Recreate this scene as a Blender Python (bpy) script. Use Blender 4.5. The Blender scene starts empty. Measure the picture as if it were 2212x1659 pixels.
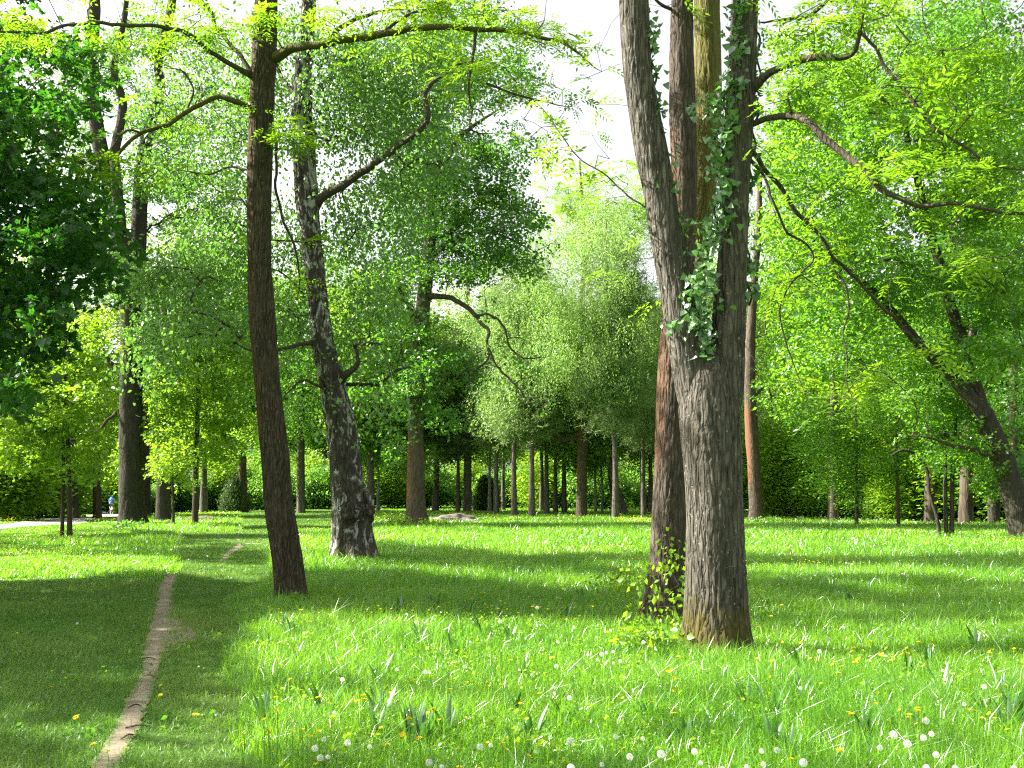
import bpy, math, random
import numpy as np
from mathutils import Vector, noise, Matrix
PI=math.pi
rng=np.random.default_rng(7); random.seed(7)
S=bpy.context.scene; COL=S.collection
# ---------------------------------------------------------------- camera model
F=2170.0; CX,CY=1106.0,829.5; HZ=1066.0; CAMZ=1.6
TH=math.atan((HZ-CY)/F); ct,st=math.cos(TH),math.sin(TH)
def at(px,py,Y):
    px=np.asarray(px,float); py=np.asarray(py,float)
    u=(px-CX)/F; v=(CY-py)/F
    dy=ct-v*st; dz=st+v*ct; t=Y/dy
    return np.stack([u*t,dy*t,CAMZ+dz*t],-1)
def ppm(px,py,Y):                       # metres per picture pixel at that spot
    v=(CY-py)/F; return (Y/(ct-v*st))/F
def gpt(px,py,z=0.0):
    v=(CY-np.asarray(py,float))/F
    dy=ct-v*st; dz=st+v*ct; t=(z-CAMZ)/dz
    return np.stack([(np.asarray(px,float)-CX)/F*t,dy*t],-1)
def proj(P):
    P=np.asarray(P,float); x=P[...,0]; y=P[...,1]; z=P[...,2]-CAMZ
    w=y*ct+z*st; v=-y*st+z*ct; w_=np.where(w<0.1,0.1,w)
    return CX+F*x/w_, CY-F*v/w_, w
def inframe(P,m=30):
    px,py,w=proj(P); return (w>0.2)&(px>-m)&(px<2212+m)&(py>-m)&(py<1659+m)
SE=math.radians(38); SA=math.radians(9)
SUN=np.array([-math.cos(SE)*math.cos(SA),math.cos(SE)*math.sin(SA),math.sin(SE)])
# ---------------------------------------------------------------- terrain
def sst(t): t=np.clip(t,0,1); return t*t*(3-2*t)
def H(x,y):
    x=np.asarray(x,float); y=np.asarray(y,float)
    h=0.03*np.sin(x*.9+1.3)*np.sin(y*.7)+0.015*np.sin(x*1.1+y*.8)
    h=h-0.35*sst((y-55)/35)*sst((-x-20)/12)
    h=h+0.1*np.exp(-(((x+23.5)/4)**2+((y-47)/4)**2))   # low rise round the big tree
    return h
# ---------------------------------------------------------------- mesh helpers
def tag(o,label=None,cat=None,group=None,kind=None):
    if label: o['label']=label
    if cat: o['category']=cat
    if group: o['group']=group
    if kind: o['kind']=kind
    return o
def mesh_tri(name,V,T,mats,tint=None,midx=None,flat=False):
    V=np.ascontiguousarray(V,np.float32); T=np.ascontiguousarray(T,np.int32)
    me=bpy.data.meshes.new(name)
    me.vertices.add(len(V)); me.vertices.foreach_set('co',V.ravel())
    me.loops.add(T.size); me.loops.foreach_set('vertex_index',T.ravel())
    n=T.shape[1]
    me.polygons.add(len(T)); me.polygons.foreach_set('loop_start',np.arange(0,T.size,n,dtype=np.int32))
    if midx is not None: me.polygons.foreach_set('material_index',np.ascontiguousarray(midx,np.int32))
    if tint is not None:
        a=me.attributes.new('tint','FLOAT','FACE'); a.data.foreach_set('value',np.ascontiguousarray(tint,np.float32))
    for m in mats: me.materials.append(m)
    me.update(calc_edges=True)
    if flat: me.shade_flat()
    return me
def link(name,me,parent=None,loc=None):
    o=bpy.data.objects.new(name,me); COL.objects.link(o)
    if parent: o.parent=parent
    if loc is not None: o.location=loc
    return o
def empty(name,loc,rz=0):
    o=bpy.data.objects.new(name,None); COL.objects.link(o); o.location=loc; o.rotation_euler=(0,0,rz)
    o.empty_display_size=.2
    return o
def copy_tree(o,parent=None):
    c=o.copy(); COL.objects.link(c); c.parent=parent
    for ch in list(o.children): copy_tree(ch,c)
    return c
def spline(pts,step):
    """Catmull-Rom through rows (any columns); first 3 columns are xyz"""
    P=np.asarray(pts,float); out=[]
    Q=np.vstack([2*P[0]-P[1],P,2*P[-1]-P[-2]])
    for i in range(1,len(Q)-2):
        L=np.linalg.norm(Q[i+1,:3]-Q[i,:3]); k=max(1,int(math.ceil(L/step)))
        t=np.arange(k)/k; t=t[:,None]
        out.append(.5*((2*Q[i])+(-Q[i-1]+Q[i+1])*t+(2*Q[i-1]-5*Q[i]+4*Q[i+1]-Q[i+2])*t**2+(-Q[i-1]+3*Q[i]-3*Q[i+1]+Q[i+2])*t**3))
    out.append(P[-1:])
    return np.vstack(out)
LIMBK=.86
def tube(path,n=12,ridge=0.0,lump=0.0,seed=0.0,fr=9.0,flare=0.0):
    """path rows x,y,z,r -> V,T (quads). Bark ridges displaced for real."""
    P=path[:,:3]; R=np.maximum(path[:,3],.001); m=len(P)
    tan=np.gradient(P,axis=0); tan/=np.linalg.norm(tan,axis=1)[:,None]+1e-9
    ref=np.array([0,1.0,0]) if abs(tan[0,1])<.9 else np.array([1.0,0,0])
    V=np.zeros((m,n,3)); a=np.arange(n)*2*PI/n; ca,sa=np.cos(a),np.sin(a)
    u=np.cross(ref,tan[0]); u/=np.linalg.norm(u)
    s=0
    for i in range(m):
        u=u-tan[i]*np.dot(u,tan[i]); u/=np.linalg.norm(u)+1e-9; w=np.cross(tan[i],u)
        if i: s+=np.linalg.norm(P[i]-P[i-1])
        r=np.full(n,R[i])
        if ridge or lump or flare:
            for j in range(n):
                d=0
                if lump: d+=lump*R[i]*noise.noise((ca[j]*1.2+seed,sa[j]*1.2,s*.8/ max(R[i]*3,.3)))
                if flare:
                    fl=math.exp(-s/(R[i]*.9)); d+=flare*R[i]*fl*(.35+.9*noise.noise((ca[j]*2.1+seed*3,sa[j]*2.1,7.)))
                if ridge:
                    q=noise.noise((ca[j]*fr*R[i]*4+seed,sa[j]*fr*R[i]*4,s*3.2+noise.noise((s*6,j*.3,seed))))
                    d+=-ridge*max(0,1-abs(q)*4.2)
                r[j]+=d
        V[i]=P[i]+(u[None]*(ca*r)[:,None]+w[None]*(sa*r)[:,None])
    V=V.reshape(-1,3)
    i=np.arange(m-1)[:,None]*n; j=np.arange(n)[None]; j2=(j+1)%n
    T=np.stack([i+j,i+j2,i+n+j2,i+n+j],-1).reshape(-1,4)
    return V,T
def tubes_mesh(name,paths,mats,n=8,**k):
    Vs,Ts,o=[],[],0
    for p in paths:
        V,T=tube(p,n,**k); Vs.append(V); Ts.append(T+o); o+=len(V)
    return mesh_tri(name,np.vstack(Vs),np.vstack(Ts),mats)
def edges_mesh(name,A,B,ra,rb,mats,n=5):
    """many small tapered prisms at once"""
    A=np.asarray(A);B=np.asarray(B); d=B-A; L=np.linalg.norm(d,axis=1)[:,None]+1e-9; d=d/L
    A=A-d*ra[:,None]*.6
    ref=np.tile([0.31,.17,.93],(len(A),1)); ref[np.abs(d[:,2])>.9]=[1,0,0]
    u=np.cross(d,ref); u/=np.linalg.norm(u,axis=1)[:,None]; w=np.cross(d,u)
    a=np.arange(n)*2*PI/n
    ring=u[:,None]*np.cos(a)[None,:,None]+w[:,None]*np.sin(a)[None,:,None]
    V=np.stack([A[:,None]+ring*ra[:,None,None],B[:,None]+ring*rb[:,None,None]],1).reshape(-1,3)
    j=np.arange(n);j2=(j+1)%n; q=np.stack([j,j2,n+j2,n+j],-1)
    T=(q[None]+(np.arange(len(A))*2*n)[:,None,None]).reshape(-1,4)
    return mesh_tri(name,V,T,mats)
# ---------------------------------------------------------------- materials
def newmat(name):
    m=bpy.data.materials.new(name); m.use_nodes=True; nt=m.node_tree; nt.nodes.clear()
    out=nt.nodes.new('ShaderNodeOutputMaterial'); return m,nt,out
def N(nt,t,**k):
    n=nt.nodes.new('ShaderNode'+t)
    for a,b in k.items():
        if a.startswith('i_'):
            key=a[2:].replace('_',' ')
            n.inputs[key].default_value=b
        else: setattr(n,a,b)
    return n
def ramp(nt,fac,stops):
    r=N(nt,'ValToRGB'); e=r.color_ramp.elements
    while len(e)<len(stops): e.new(.5)
    for i,(p,c) in enumerate(stops):
        e[i].position=p; e[i].color=(*c,1) if len(c)==3 else c
    nt.links.new(fac,r.inputs[0]); return r.outputs[0]
def g3(v): return (v,v,v)
def mixc(nt,f,a,b):
    m=N(nt,'Mix',data_type='RGBA'); L=nt.links
    for s,v in ((0,f),(6,a),(7,b)):
        if hasattr(v,'links') or hasattr(v,'is_linked'): L.new(v,m.inputs[s])
        else: m.inputs[s].default_value=v if s==0 else (*v,1)
    return m.outputs[2]
def mth(nt,op,a,b=None,c=None):
    m=N(nt,'Math',operation=op)
    for i,v in enumerate((a,b,c)):
        if v is None: continue
        if isinstance(v,(int,float)): m.inputs[i].default_value=v
        else: nt.links.new(v,m.inputs[i])
    return m.outputs[0]
def leafmat(name,c0,c1,t0,t1,trans=.5,gloss=.05,rough=.38):
    m,nt,out=newmat(name); L=nt.links
    a=N(nt,'Attribute',attribute_name='tint'); f=a.outputs['Fac']
    cd=mixc(nt,f,c0,c1); cct=mixc(nt,f,t0,t1)
    d=N(nt,'BsdfDiffuse'); L.new(cd,d.inputs[0]); t=N(nt,'BsdfTranslucent'); L.new(cct,t.inputs[0])
    mx=N(nt,'MixShader'); mx.inputs[0].default_value=trans; L.new(d.outputs[0],mx.inputs[1]); L.new(t.outputs[0],mx.inputs[2])
    g=N(nt,'BsdfGlossy'); g.inputs['Roughness'].default_value=rough; g.inputs[0].default_value=(1,1,1,1)
    m2=N(nt,'MixShader'); m2.inputs[0].default_value=gloss; L.new(mx.outputs[0],m2.inputs[1]); L.new(g.outputs[0],m2.inputs[2])
    L.new(m2.outputs[0],out.inputs[0]); return m
def barkmat(name,dark,light,sc=14,bump=.6,moss=None,stain=None,birch=False,stretch=.16,mossh=1.0,lich=.0):
    m,nt,out=newmat(name); L=nt.links
    tc=N(nt,'TexCoord'); mp=N(nt,'Mapping'); mp.inputs['Scale'].default_value=(1,1,stretch); L.new(tc.outputs['Object'],mp.inputs[0])
    n1=N(nt,'TexNoise',i_Scale=sc,i_Detail=8.,i_Roughness=.7,i_Distortion=.4); L.new(mp.outputs[0],n1.inputs[0])
    vo=N(nt,'TexVoronoi',feature='DISTANCE_TO_EDGE',i_Scale=sc*1.5); 
    # warp
    wn=N(nt,'TexNoise',i_Scale=sc*.8,i_Detail=3.); L.new(mp.outputs[0],wn.inputs[0])
    va=N(nt,'VectorMath',operation='MULTIPLY_ADD'); va.inputs[1].default_value=(.09,.09,.09)
    L.new(wn.outputs['Color'],va.inputs[0]); L.new(mp.outputs[0],va.inputs[2]); L.new(va.outputs[0],vo.inputs[0])
    crack=ramp(nt,vo.outputs['Distance'],[(0,g3(0)),(.22,g3(1))])
    base=ramp(nt,n1.outputs['Fac'],[(.3,dark),(.72,light)])
    col=mixc(nt,mth(nt,'MULTIPLY_ADD',crack,-.55,.55),base,tuple(c*.35 for c in dark))
    big=N(nt,'TexNoise',i_Scale=1.7,i_Detail=4.); L.new(tc.outputs['Object'],big.inputs[0])
    col=mixc(nt,ramp(nt,big.outputs['Fac'],[(.45,g3(0)),(.7,g3(.5))]),col,tuple(.6*(a+b)*.8 for a,b in zip(dark,light)))
    sx=N(nt,'SeparateXYZ'); L.new(tc.outputs['Object'],sx.inputs[0])
    ge=N(nt,'NewGeometry'); sn=N(nt,'SeparateXYZ'); L.new(ge.outputs['Normal'],sn.inputs[0])
    if lich:
        v2=N(nt,'TexNoise',i_Scale=23.,i_Detail=3.); L.new(tc.outputs['Object'],v2.inputs[0])
        col=mixc(nt,ramp(nt,v2.outputs['Fac'],[(.66,g3(0)),(.70,g3(lich))]),col,(.35,.38,.32))
    if moss:
        n3=N(nt,'TexNoise',i_Scale=7.,i_Detail=6.,i_Roughness=.7); L.new(tc.outputs['Object'],n3.inputs[0])
        hz=mth(nt,'MULTIPLY_ADD',sx.outputs['Z'],-1/mossh,1.0)
        k=mth(nt,'ADD',mth(nt,'MULTIPLY',hz,.5),mth(nt,'SUBTRACT',n3.outputs['Fac'],.55))
        col=mixc(nt,ramp(nt,k,[(.12,g3(0)),(.3,g3(.85))]),col,moss)
    if stain:
        z0,z1,amt,scol=stain
        n4=N(nt,'TexNoise',i_Scale=2.2,i_Detail=5.); L.new(mp.outputs[0],n4.inputs[0])
        side=mth(nt,'MULTIPLY_ADD',sn.outputs['X'],-1.1,-.35)
        zz=ramp(nt,mth(nt,'DIVIDE',sx.outputs['Z'],20.),[(z0/20,g3(0)),(z0/20+.04,g3(1)),(z1/20-.05,g3(1)),(z1/20,g3(0))])
        k=mth(nt,'MULTIPLY',mth(nt,'ADD',side,mth(nt,'SUBTRACT',n4.outputs['Fac'],.45)),zz)
        col=mixc(nt,ramp(nt,k,[(.05,g3(0)),(.4,g3(amt))]),col,scol)
    if birch:
        mb=N(nt,'Mapping'); mb.inputs['Scale'].default_value=(1,1,.45); L.new(tc.outputs['Object'],mb.inputs[0])
        n5=N(nt,'TexNoise',i_Scale=4.2,i_Detail=8.,i_Roughness=.68,i_Distortion=1.1); L.new(mb.outputs[0],n5.inputs[0])
        # more white up the stem
        k=mth(nt,'ADD',n5.outputs['Fac'],mth(nt,'MINIMUM',mth(nt,'MULTIPLY',sx.outputs['Z'],.006),.05))
        wmask=ramp(nt,k,[(.56,g3(0)),(.60,g3(1))])
        col=mixc(nt,wmask,col,(.34,.34,.30))
    p=N(nt,'BsdfPrincipled',i_Roughness=.9); p.inputs['Specular IOR Level'].default_value=.15
    L.new(col,p.inputs['Base Color'])
    b=N(nt,'Bump',i_Strength=bump,i_Distance=.03)
    hh=mth(nt,'ADD',mth(nt,'MULTIPLY',crack,.6),n1.outputs['Fac']); L.new(hh,b.inputs['Height']); L.new(b.outputs[0],p.inputs['Normal'])
    L.new(p.outputs[0],out.inputs[0]); return m
def simple(name,col,rough=.6,metal=0,var=.15,sc=20):
    m,nt,out=newmat(name); L=nt.links
    tc=N(nt,'TexCoord'); n=N(nt,'TexNoise',i_Scale=float(sc),i_Detail=4.); L.new(tc.outputs['Object'],n.inputs[0])
    c=ramp(nt,n.outputs['Fac'],[(.3,tuple(x*(1-var) for x in col)),(.7,tuple(min(1,x*(1+var)) for x in col))])
    p=N(nt,'BsdfPrincipled',i_Roughness=rough,i_Metallic=float(metal)); L.new(c,p.inputs['Base Color']); L.new(p.outputs[0],out.inputs[0]); return m
LM={}
LM['ash']=leafmat('ash_leaf',(.07,.19,.012),(.13,.27,.02),(.22,.44,.012),(.36,.60,.02),gloss=.04)
LM['maple']=leafmat('maple_leaf',(.03,.10,.012),(.06,.16,.02),(.17,.42,.012),(.32,.60,.025),gloss=.03)
LM['shade']=leafmat('shaded_maple_leaf',(.018,.07,.010),(.035,.11,.016),(.05,.22,.010),(.11,.34,.02),trans=.45,gloss=.03)  # darker copy of the maple leaf, crown shade put into the colour
LM['lime']=leafmat('lime_leaf',(.03,.09,.015),(.055,.14,.025),(.11,.33,.015),(.20,.46,.025),gloss=.035)
LM['birch']=leafmat('birch_leaf',(.045,.12,.02),(.10,.20,.04),(.13,.33,.03),(.25,.48,.06),gloss=.05)
LM['young']=leafmat('young_leaf',(.08,.19,.012),(.15,.28,.02),(.24,.46,.012),(.42,.64,.03),gloss=.03)
LM['willow']=leafmat('willow_leaf',(.12,.24,.045),(.19,.32,.07),(.24,.44,.06),(.38,.58,.11),gloss=.03)
LM['pine']=leafmat('pine_needle',(.10,.17,.05),(.17,.25,.085),(.16,.28,.06),(.26,.38,.1),trans=.45,gloss=.03)
LM['beech']=leafmat('beech_leaf',(.055,.16,.018),(.10,.23,.03),(.15,.38,.02),(.28,.52,.04),gloss=.03)
LM['juniper']=leafmat('juniper_leaf',(.05,.10,.03),(.10,.17,.05),(.08,.15,.03),(.15,.24,.05),trans=.25,gloss=.03)
LM['ivy']=leafmat('ivy_leaf',(.05,.15,.03),(.11,.25,.05),(.08,.2,.03),(.16,.36,.05),trans=.4,gloss=.08,rough=.35)
LM['dock']=leafmat('dock_leaf',(.03,.10,.025),(.06,.17,.035),(.07,.23,.03),(.14,.34,.04),trans=.35,gloss=.07,rough=.35)
LM['grass']=leafmat('meadow_blade',(.05,.17,.01),(.16,.34,.03),(.15,.42,.01),(.36,.64,.03),trans=.5,gloss=.06,rough=.3)
LM['lawn']=leafmat('lawn_blade',(.05,.16,.015),(.17,.27,.05),(.12,.32,.015),(.28,.44,.06),trans=.42,gloss=.03)
BK={}
BK['A']=barkmat('ridged_ash_bark',(.038,.034,.026),(.20,.178,.14),sc=13,bump=1.,moss=(.085,.07,.015),mossh=.9,lich=.6)
BK['B']=barkmat('reddish_ash_bark',(.042,.034,.026),(.16,.13,.095),sc=14,bump=.9,stain=(1.6,6.5,.5,(.17,.085,.045)))
BK['B2']=barkmat('mossy_bark',(.06,.05,.03),(.20,.17,.10),sc=14,bump=.8,moss=(.13,.12,.03),mossh=30)
BK['C']=barkmat('brown_bark',(.035,.03,.018),(.13,.11,.065),sc=16,bump=1.,stain=(2.0,9.,.35,(.17,.095,.04)),lich=.3)
BK['D']=barkmat('birch_bark',(.025,.022,.018),(.13,.115,.09),sc=9,bump=1.,birch=True,stretch=.3,moss=(.07,.07,.02),mossh=.5)
BK['E']=barkmat('dark_bark',(.03,.027,.02),(.085,.075,.055),sc=9,bump=.7,lich=.3)
BK['H']=barkmat('stained_bark',(.06,.05,.035),(.17,.14,.10),sc=8,bump=.6,stain=(.8,4.6,.75,(.20,.085,.04)))
BK['K']=barkmat('rusty_bark',(.06,.045,.035),(.17,.13,.10),sc=8,bump=.6,stain=(1.8,7,.75,(.20,.085,.04)))
BK['far']=barkmat('grey_bark',(.07,.06,.05),(.22,.19,.16),sc=5,bump=.5)
BK['far2']=barkmat('brown_far_bark',(.05,.04,.03),(.16,.12,.09),sc=5,bump=.5)
BK['white']=barkmat('pale_birch_bark',(.2,.19,.17),(.5,.48,.44),sc=5,bump=.3)
BK['limb']=barkmat('limb_bark',(.045,.037,.026),(.14,.115,.08),sc=20,bump=.6)
BK['mosslimb']=barkmat('mossy_limb_bark',(.045,.037,.022),(.13,.11,.06),sc=18,bump=.7,moss=(.085,.085,.018),mossh=40)
# ---------------------------------------------------------------- leaf templates
def leaf(Vs,Ts,p,d,n,L,W,fold=.18):
    d=d/np.linalg.norm(d); s=np.cross(d,n); s/=np.linalg.norm(s)+1e-9; n=np.cross(s,d)
    o=len(Vs); m=p+d*L*.45
    Vs+= [p,m+s*W/2+n*W*fold,p+d*L,m-s*W/2+n*W*fold]
    Ts+= [(o,o+1,o+2),(o,o+2,o+3)]
def rdir(up=0.): 
    v=rng.normal(size=3); v/=np.linalg.norm(v); v[2]+=up; return v/np.linalg.norm(v)
def tpl(kind,seed):
    global rng
    V,T=[],[]
    if kind in('broad','maple'):
        k=14 if kind=='broad' else 9; R=.22 if kind=='broad' else .30
        for i in range(k):
            a=rng.uniform(0,2*PI); r=R*math.sqrt(rng.uniform()); c=np.array([math.cos(a)*r,math.sin(a)*r,rng.normal()*.07])
            d=np.array([math.cos(a)+rng.normal()*.4,math.sin(a)+rng.normal()*.4,-.35+rng.normal()*.3])
            n=rdir(.9); L=.1*rng.uniform(.7,1.25)
            if kind=='broad': leaf(V,T,c,d,n,L,L*.72)
            else:
                L*=1.35; d=d/np.linalg.norm(d); s=np.cross(d,n); s/=np.linalg.norm(s)
                for an,l in ((0,1),(.75,.85),(-.75,.85),(1.6,.5),(-1.6,.5)):
                    leaf(V,T,c,d*math.cos(an)+s*math.sin(an),n,L*l,L*.42*l+.012,.06)
    elif kind=='birch':
        for i in range(18):
            c=np.array([rng.normal()*.16,rng.normal()*.16,-abs(rng.normal())*.2])
            leaf(V,T,c,np.array([rng.normal()*.6,rng.normal()*.6,-.9]),rdir(.4),.055*rng.uniform(.7,1.2),.042)
    elif kind=='pinnate':
        for q in range(5):
            a=rng.uniform(0,2*PI); d=np.array([math.cos(a),math.sin(a),rng.uniform(-.25,.35)]); d/=np.linalg.norm(d); L=.24*rng.uniform(.8,1.2)
            s=np.cross(d,[0,0,1]); s/=np.linalg.norm(s); c=np.array([rng.normal()*.05,rng.normal()*.05,0])
            for j in range(5):
                t=.25+.75*j/4.; p=c+d*L*t+np.array([0,0,-.10*t*t])
                for sg in (1,-1):
                    if j==4 and sg<0: continue
                    dd=d*(.7 if j<4 else 1)+s*sg*(1 if j<4 else 0)+np.array([0,0,-.25])
                    leaf(V,T,p,dd,np.array([rng.normal()*.25,rng.normal()*.25,1]),.085*(1-.3*abs(t-.55)),.026,.1)
    elif kind=='weep':
        for q in range(5):
            c=np.array([rng.normal()*.2,rng.normal()*.2,0])
            for j in range(9):
                p=c+np.array([rng.normal()*.02,rng.normal()*.02,-j*.12-rng.uniform(0,.06)])
                leaf(V,T,p,np.array([rng.normal()*.6,rng.normal()*.6,-.9]),rdir(),.09,.028)
    elif kind=='pine':
        for q in range(4):
            c=np.array([rng.normal()*.22,rng.normal()*.22,rng.normal()*.08])
            for j in range(9):
                leaf(V,T,c,rdir(.25),rdir(),.17,.018,.0)
    elif kind=='juniper':
        for j in range(16):
            p=np.array([rng.normal()*.07,rng.normal()*.07,rng.uniform(-.1,.12)])
            leaf(V,T,p,rdir(1.3),rdir(),.09,.022)
    elif kind=='feather':
        for q in range(3):
            a=rng.uniform(0,2*PI); d=np.array([math.cos(a),math.sin(a),rng.uniform(-.15,.1)]); s=np.cross(d,[0,0,1])
            for j in range(6):
                p=d*(.08*j)+np.array([0,0,-.012*j*j])
                sg=1 if j%2 else -1
                leaf(V,T,p,d+s*sg*.9+np.array([0,0,-.1]),np.array([rng.normal()*.3,rng.normal()*.3,1]),.09,.055)
    elif kind=='ivy':
        for q in range(5):
            c=rng.normal(size=3)*np.array([.05,.04,.06]); d=np.array([rng.normal()*.5,-.25,-1.]); n=np.array([rng.normal()*.4-.3,-.9,.5+rng.normal()*.3]); n/=np.linalg.norm(n)
            d/=np.linalg.norm(d); s=np.cross(d,n); s/=np.linalg.norm(s); L=.085*rng.uniform(.6,1.2)
            o=len(V); n=np.cross(s,d)
            V+= [c,c+s*L*.62+d*L*.05+n*.01,c+s*L*.4+d*L*.5,c+d*L*1.1,c-s*L*.4+d*L*.5,c-s*L*.62+d*L*.05+n*.01]
            T+= [(o,o+1,o+2),(o,o+2,o+3),(o,o+3,o+4),(o,o+4,o+5)]
    return np.array(V),np.array(T)
KINDS={'broad':14,'maple':9,'birch':18,'pinnate':45,'weep':45,'pine':36,'juniper':16,'feather':18,'ivy':5}
LSIZE={'broad':.1,'maple':.13,'birch':.055,'pinnate':.085,'weep':.09,'pine':.17,'juniper':.09,'feather':.09,'ivy':.085}
LAREA={'broad':.0036,'maple':.011,'birch':.0012,'pinnate':.0011,'weep':.0013,'pine':.0015,'juniper':.001,'feather':.0025,'ivy':.005}
TP={k:[tpl(k,i) for i in range(7)] for k in KINDS}
def scatter(kind,C,scale=1.,tint=None,yaw=None,tilt=.35,jit=.42):
    """bake leaf sprays at points C -> V,T,tint"""
    C=np.asarray(C); n=len(C); Vs,Ts,ti,off=[],[],[],0
    pick=rng.integers(0,7,n); yaw=rng.uniform(0,2*PI,n) if yaw is None else yaw
    tx=rng.normal(size=n)*tilt; ty=rng.normal(size=n)*tilt; sc=np.broadcast_to(scale,n)*rng.uniform(1-jit,1+jit,n)
    tint=rng.uniform(0,1,n) if tint is None else tint
    cy,sy=np.cos(yaw),np.sin(yaw); cx,sx=np.cos(tx),np.sin(tx); c2,s2=np.cos(ty),np.sin(ty)
    Z=np.zeros(n); O=np.ones(n)
    Rz=np.stack([cy,-sy,Z,sy,cy,Z,Z,Z,O],-1).reshape(n,3,3)
    Rx=np.stack([O,Z,Z,Z,cx,-sx,Z,sx,cx],-1).reshape(n,3,3)
    Ry=np.stack([c2,Z,s2,Z,O,Z,-s2,Z,c2],-1).reshape(n,3,3)
    R=Ry@Rx@Rz*sc[:,None,None]
    for k in range(7):
        idx=np.nonzero(pick==k)[0]
        if len(idx)==0: continue
        V,T=TP[kind][k]
        W=np.einsum('nij,vj->nvi',R[idx],V)+C[idx][:,None]
        Vs.append(W.reshape(-1,3)); Ts.append((T[None]+(np.arange(len(idx))*len(V))[:,None,None]).reshape(-1,3)+off); off+=len(idx)*len(V)
        per=np.repeat(tint[idx],len(T)); per=np.clip(per+np.repeat(rng.normal(size=len(per)//2)*.18,2),0,1) if len(T)%2==0 else per
        ti.append(per)
    return np.vstack(Vs),np.vstack(Ts),np.concatenate(ti)
def nz(P,f,o=0.): return np.array([noise.noise((p[0]*f+o,p[1]*f,p[2]*f*1.4)) for p in P])
# ---------------------------------------------------------------- branching
def grow(nodes,att,r0=.006,seg=.45,rmax=.08,wob=.12,sag=0.0,expo=.42):
    """nodes (n,4) skeleton points with radius; att (m,3). returns edge arrays"""
    nodes=np.asarray(nodes,float)
    P=[tuple(p) for p in nodes[:,:3]]; R0=list(nodes[:,3]); par=[-1]*len(P); n0=len(P)
    arr=np.zeros((len(P)+len(att)*30,3)); arr[:n0]=nodes[:,:3]; cnt=n0
    pen=np.zeros(len(arr)); 
    d0=np.array([np.min(np.sum((nodes[:,:3]-a)**2,1)) for a in att]); order=np.argsort(d0)
    leafn=[]
    for ai in order:
        a=att[ai]; v=arr[:cnt]-a; dd=np.sqrt(np.sum(v*v,1))+np.maximum(0,v[:,2])*.6+pen[:cnt]
        i=int(np.argmin(dd)); L=np.linalg.norm(arr[i]-a); k=int(min(28,max(1,math.ceil(L/seg))))
        s=arr[i].copy(); side=rng.normal(size=3); prev=i
        bend=rng.normal(size=3)*wob*L; bend[2]+=.10*L
        for j in range(1,k+1):
            t=j/k; q=s+(a-s)*t+bend*math.sin(PI*t)+ (rng.normal(size=3)*wob*.35*L/k if j<k else 0); q[2]-=sag*L*t*(1-t)
            if cnt>=len(arr): break
            arr[cnt]=q; par.append(prev); pen[cnt]=0; prev=cnt; cnt+=1
        leafn.append(prev)
    c=np.zeros(cnt); 
    for l in leafn: c[l]+=1
    par=np.array(par)
    for i in range(cnt-1,n0-1,-1):
        c[par[i]]+=c[i]
    r=r0*np.maximum(c,1)**expo; r=np.minimum(r,rmax)
    e=np.arange(n0,cnt); pa=par[e]
    ra=np.where(pa<n0,np.minimum(r[e]*1.15,nodes[np.minimum(pa,n0-1),3]*.8+.002),r[pa]); 
    return arr[pa],arr[e],np.maximum(ra,r[e]),r[e]
# ---------------------------------------------------------------- shade plan of the meadow (where tree shadows lie)
def inpoly(x,y,poly):
    c=np.zeros(len(x),bool); n=len(poly); j=n-1
    for i in range(n):
        xi,yi=poly[i]; xj,yj=poly[j]
        if yi!=yj:
            c^=((yi>y)!=(yj>y))&(x<(xj-xi)*(y-yi)/(yj-yi)+xi)
        j=i
    return c
SHADE=[
 ([(-400,1262),(200,1250),(330,1240),(520,1262),(575,1330),(505,1400),(470,1470),(500,1659),(560,1800),(-700,1800)],.6),
 ([(640,1238),(900,1244),(1100,1275),(1350,1308),(1470,1330),(1400,1362),(1150,1352),(900,1348),(700,1342),(560,1335),(560,1262)],3.6),
 ([(820,1176),(1000,1192),(1200,1222),(1430,1250),(1430,1264),(1100,1246),(860,1226)],3.5),
 ([(1612,1246),(1750,1250),(2000,1258),(2400,1268),(2400,1330),(1900,1322),(1620,1284)],3.6),
 ([(1610,1160),(1800,1164),(2400,1136),(2400,1190),(1900,1186),(1640,1180)],3.5),
 ([(-200,1165),(250,1140),(450,1160),(570,1190),(565,1222),(300,1200),(-200,1192)],1.0),
 ([(1900,1400),(2400,1372),(2400,1448),(2050,1440)],.5),
 ([(560,1652),(1100,1606),(1500,1590),(1800,1600),(2300,1575),(2600,1800),(500,1800)],.55),
]
def shaded(G):
    px,py,w=proj(np.column_stack([G[:,0],G[:,1],np.zeros(len(G))]))
    v=np.full(len(G),-1.0); ok=(w>1)&(px>-500)&(px<2700)&(py>1135)&(py<1800); v[ok]=0
    for poly,a in SHADE:
        v[ok&inpoly(px,py,poly)]=a
    return v
def sunfall(P): return P[:,:2]-SUN[None,:2]*(P[:,2:3]/SUN[2])
def cull(P,keep=.04):
    """thin foliage above / beside the picture where it would shade the sunlit meadow"""
    if len(P)==0: return P
    v=shaded(sunfall(P)); out=~inframe(P,20)
    kill=out&(v==0)&(rng.uniform(size=len(P))>keep)
    return P[~kill]
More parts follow.
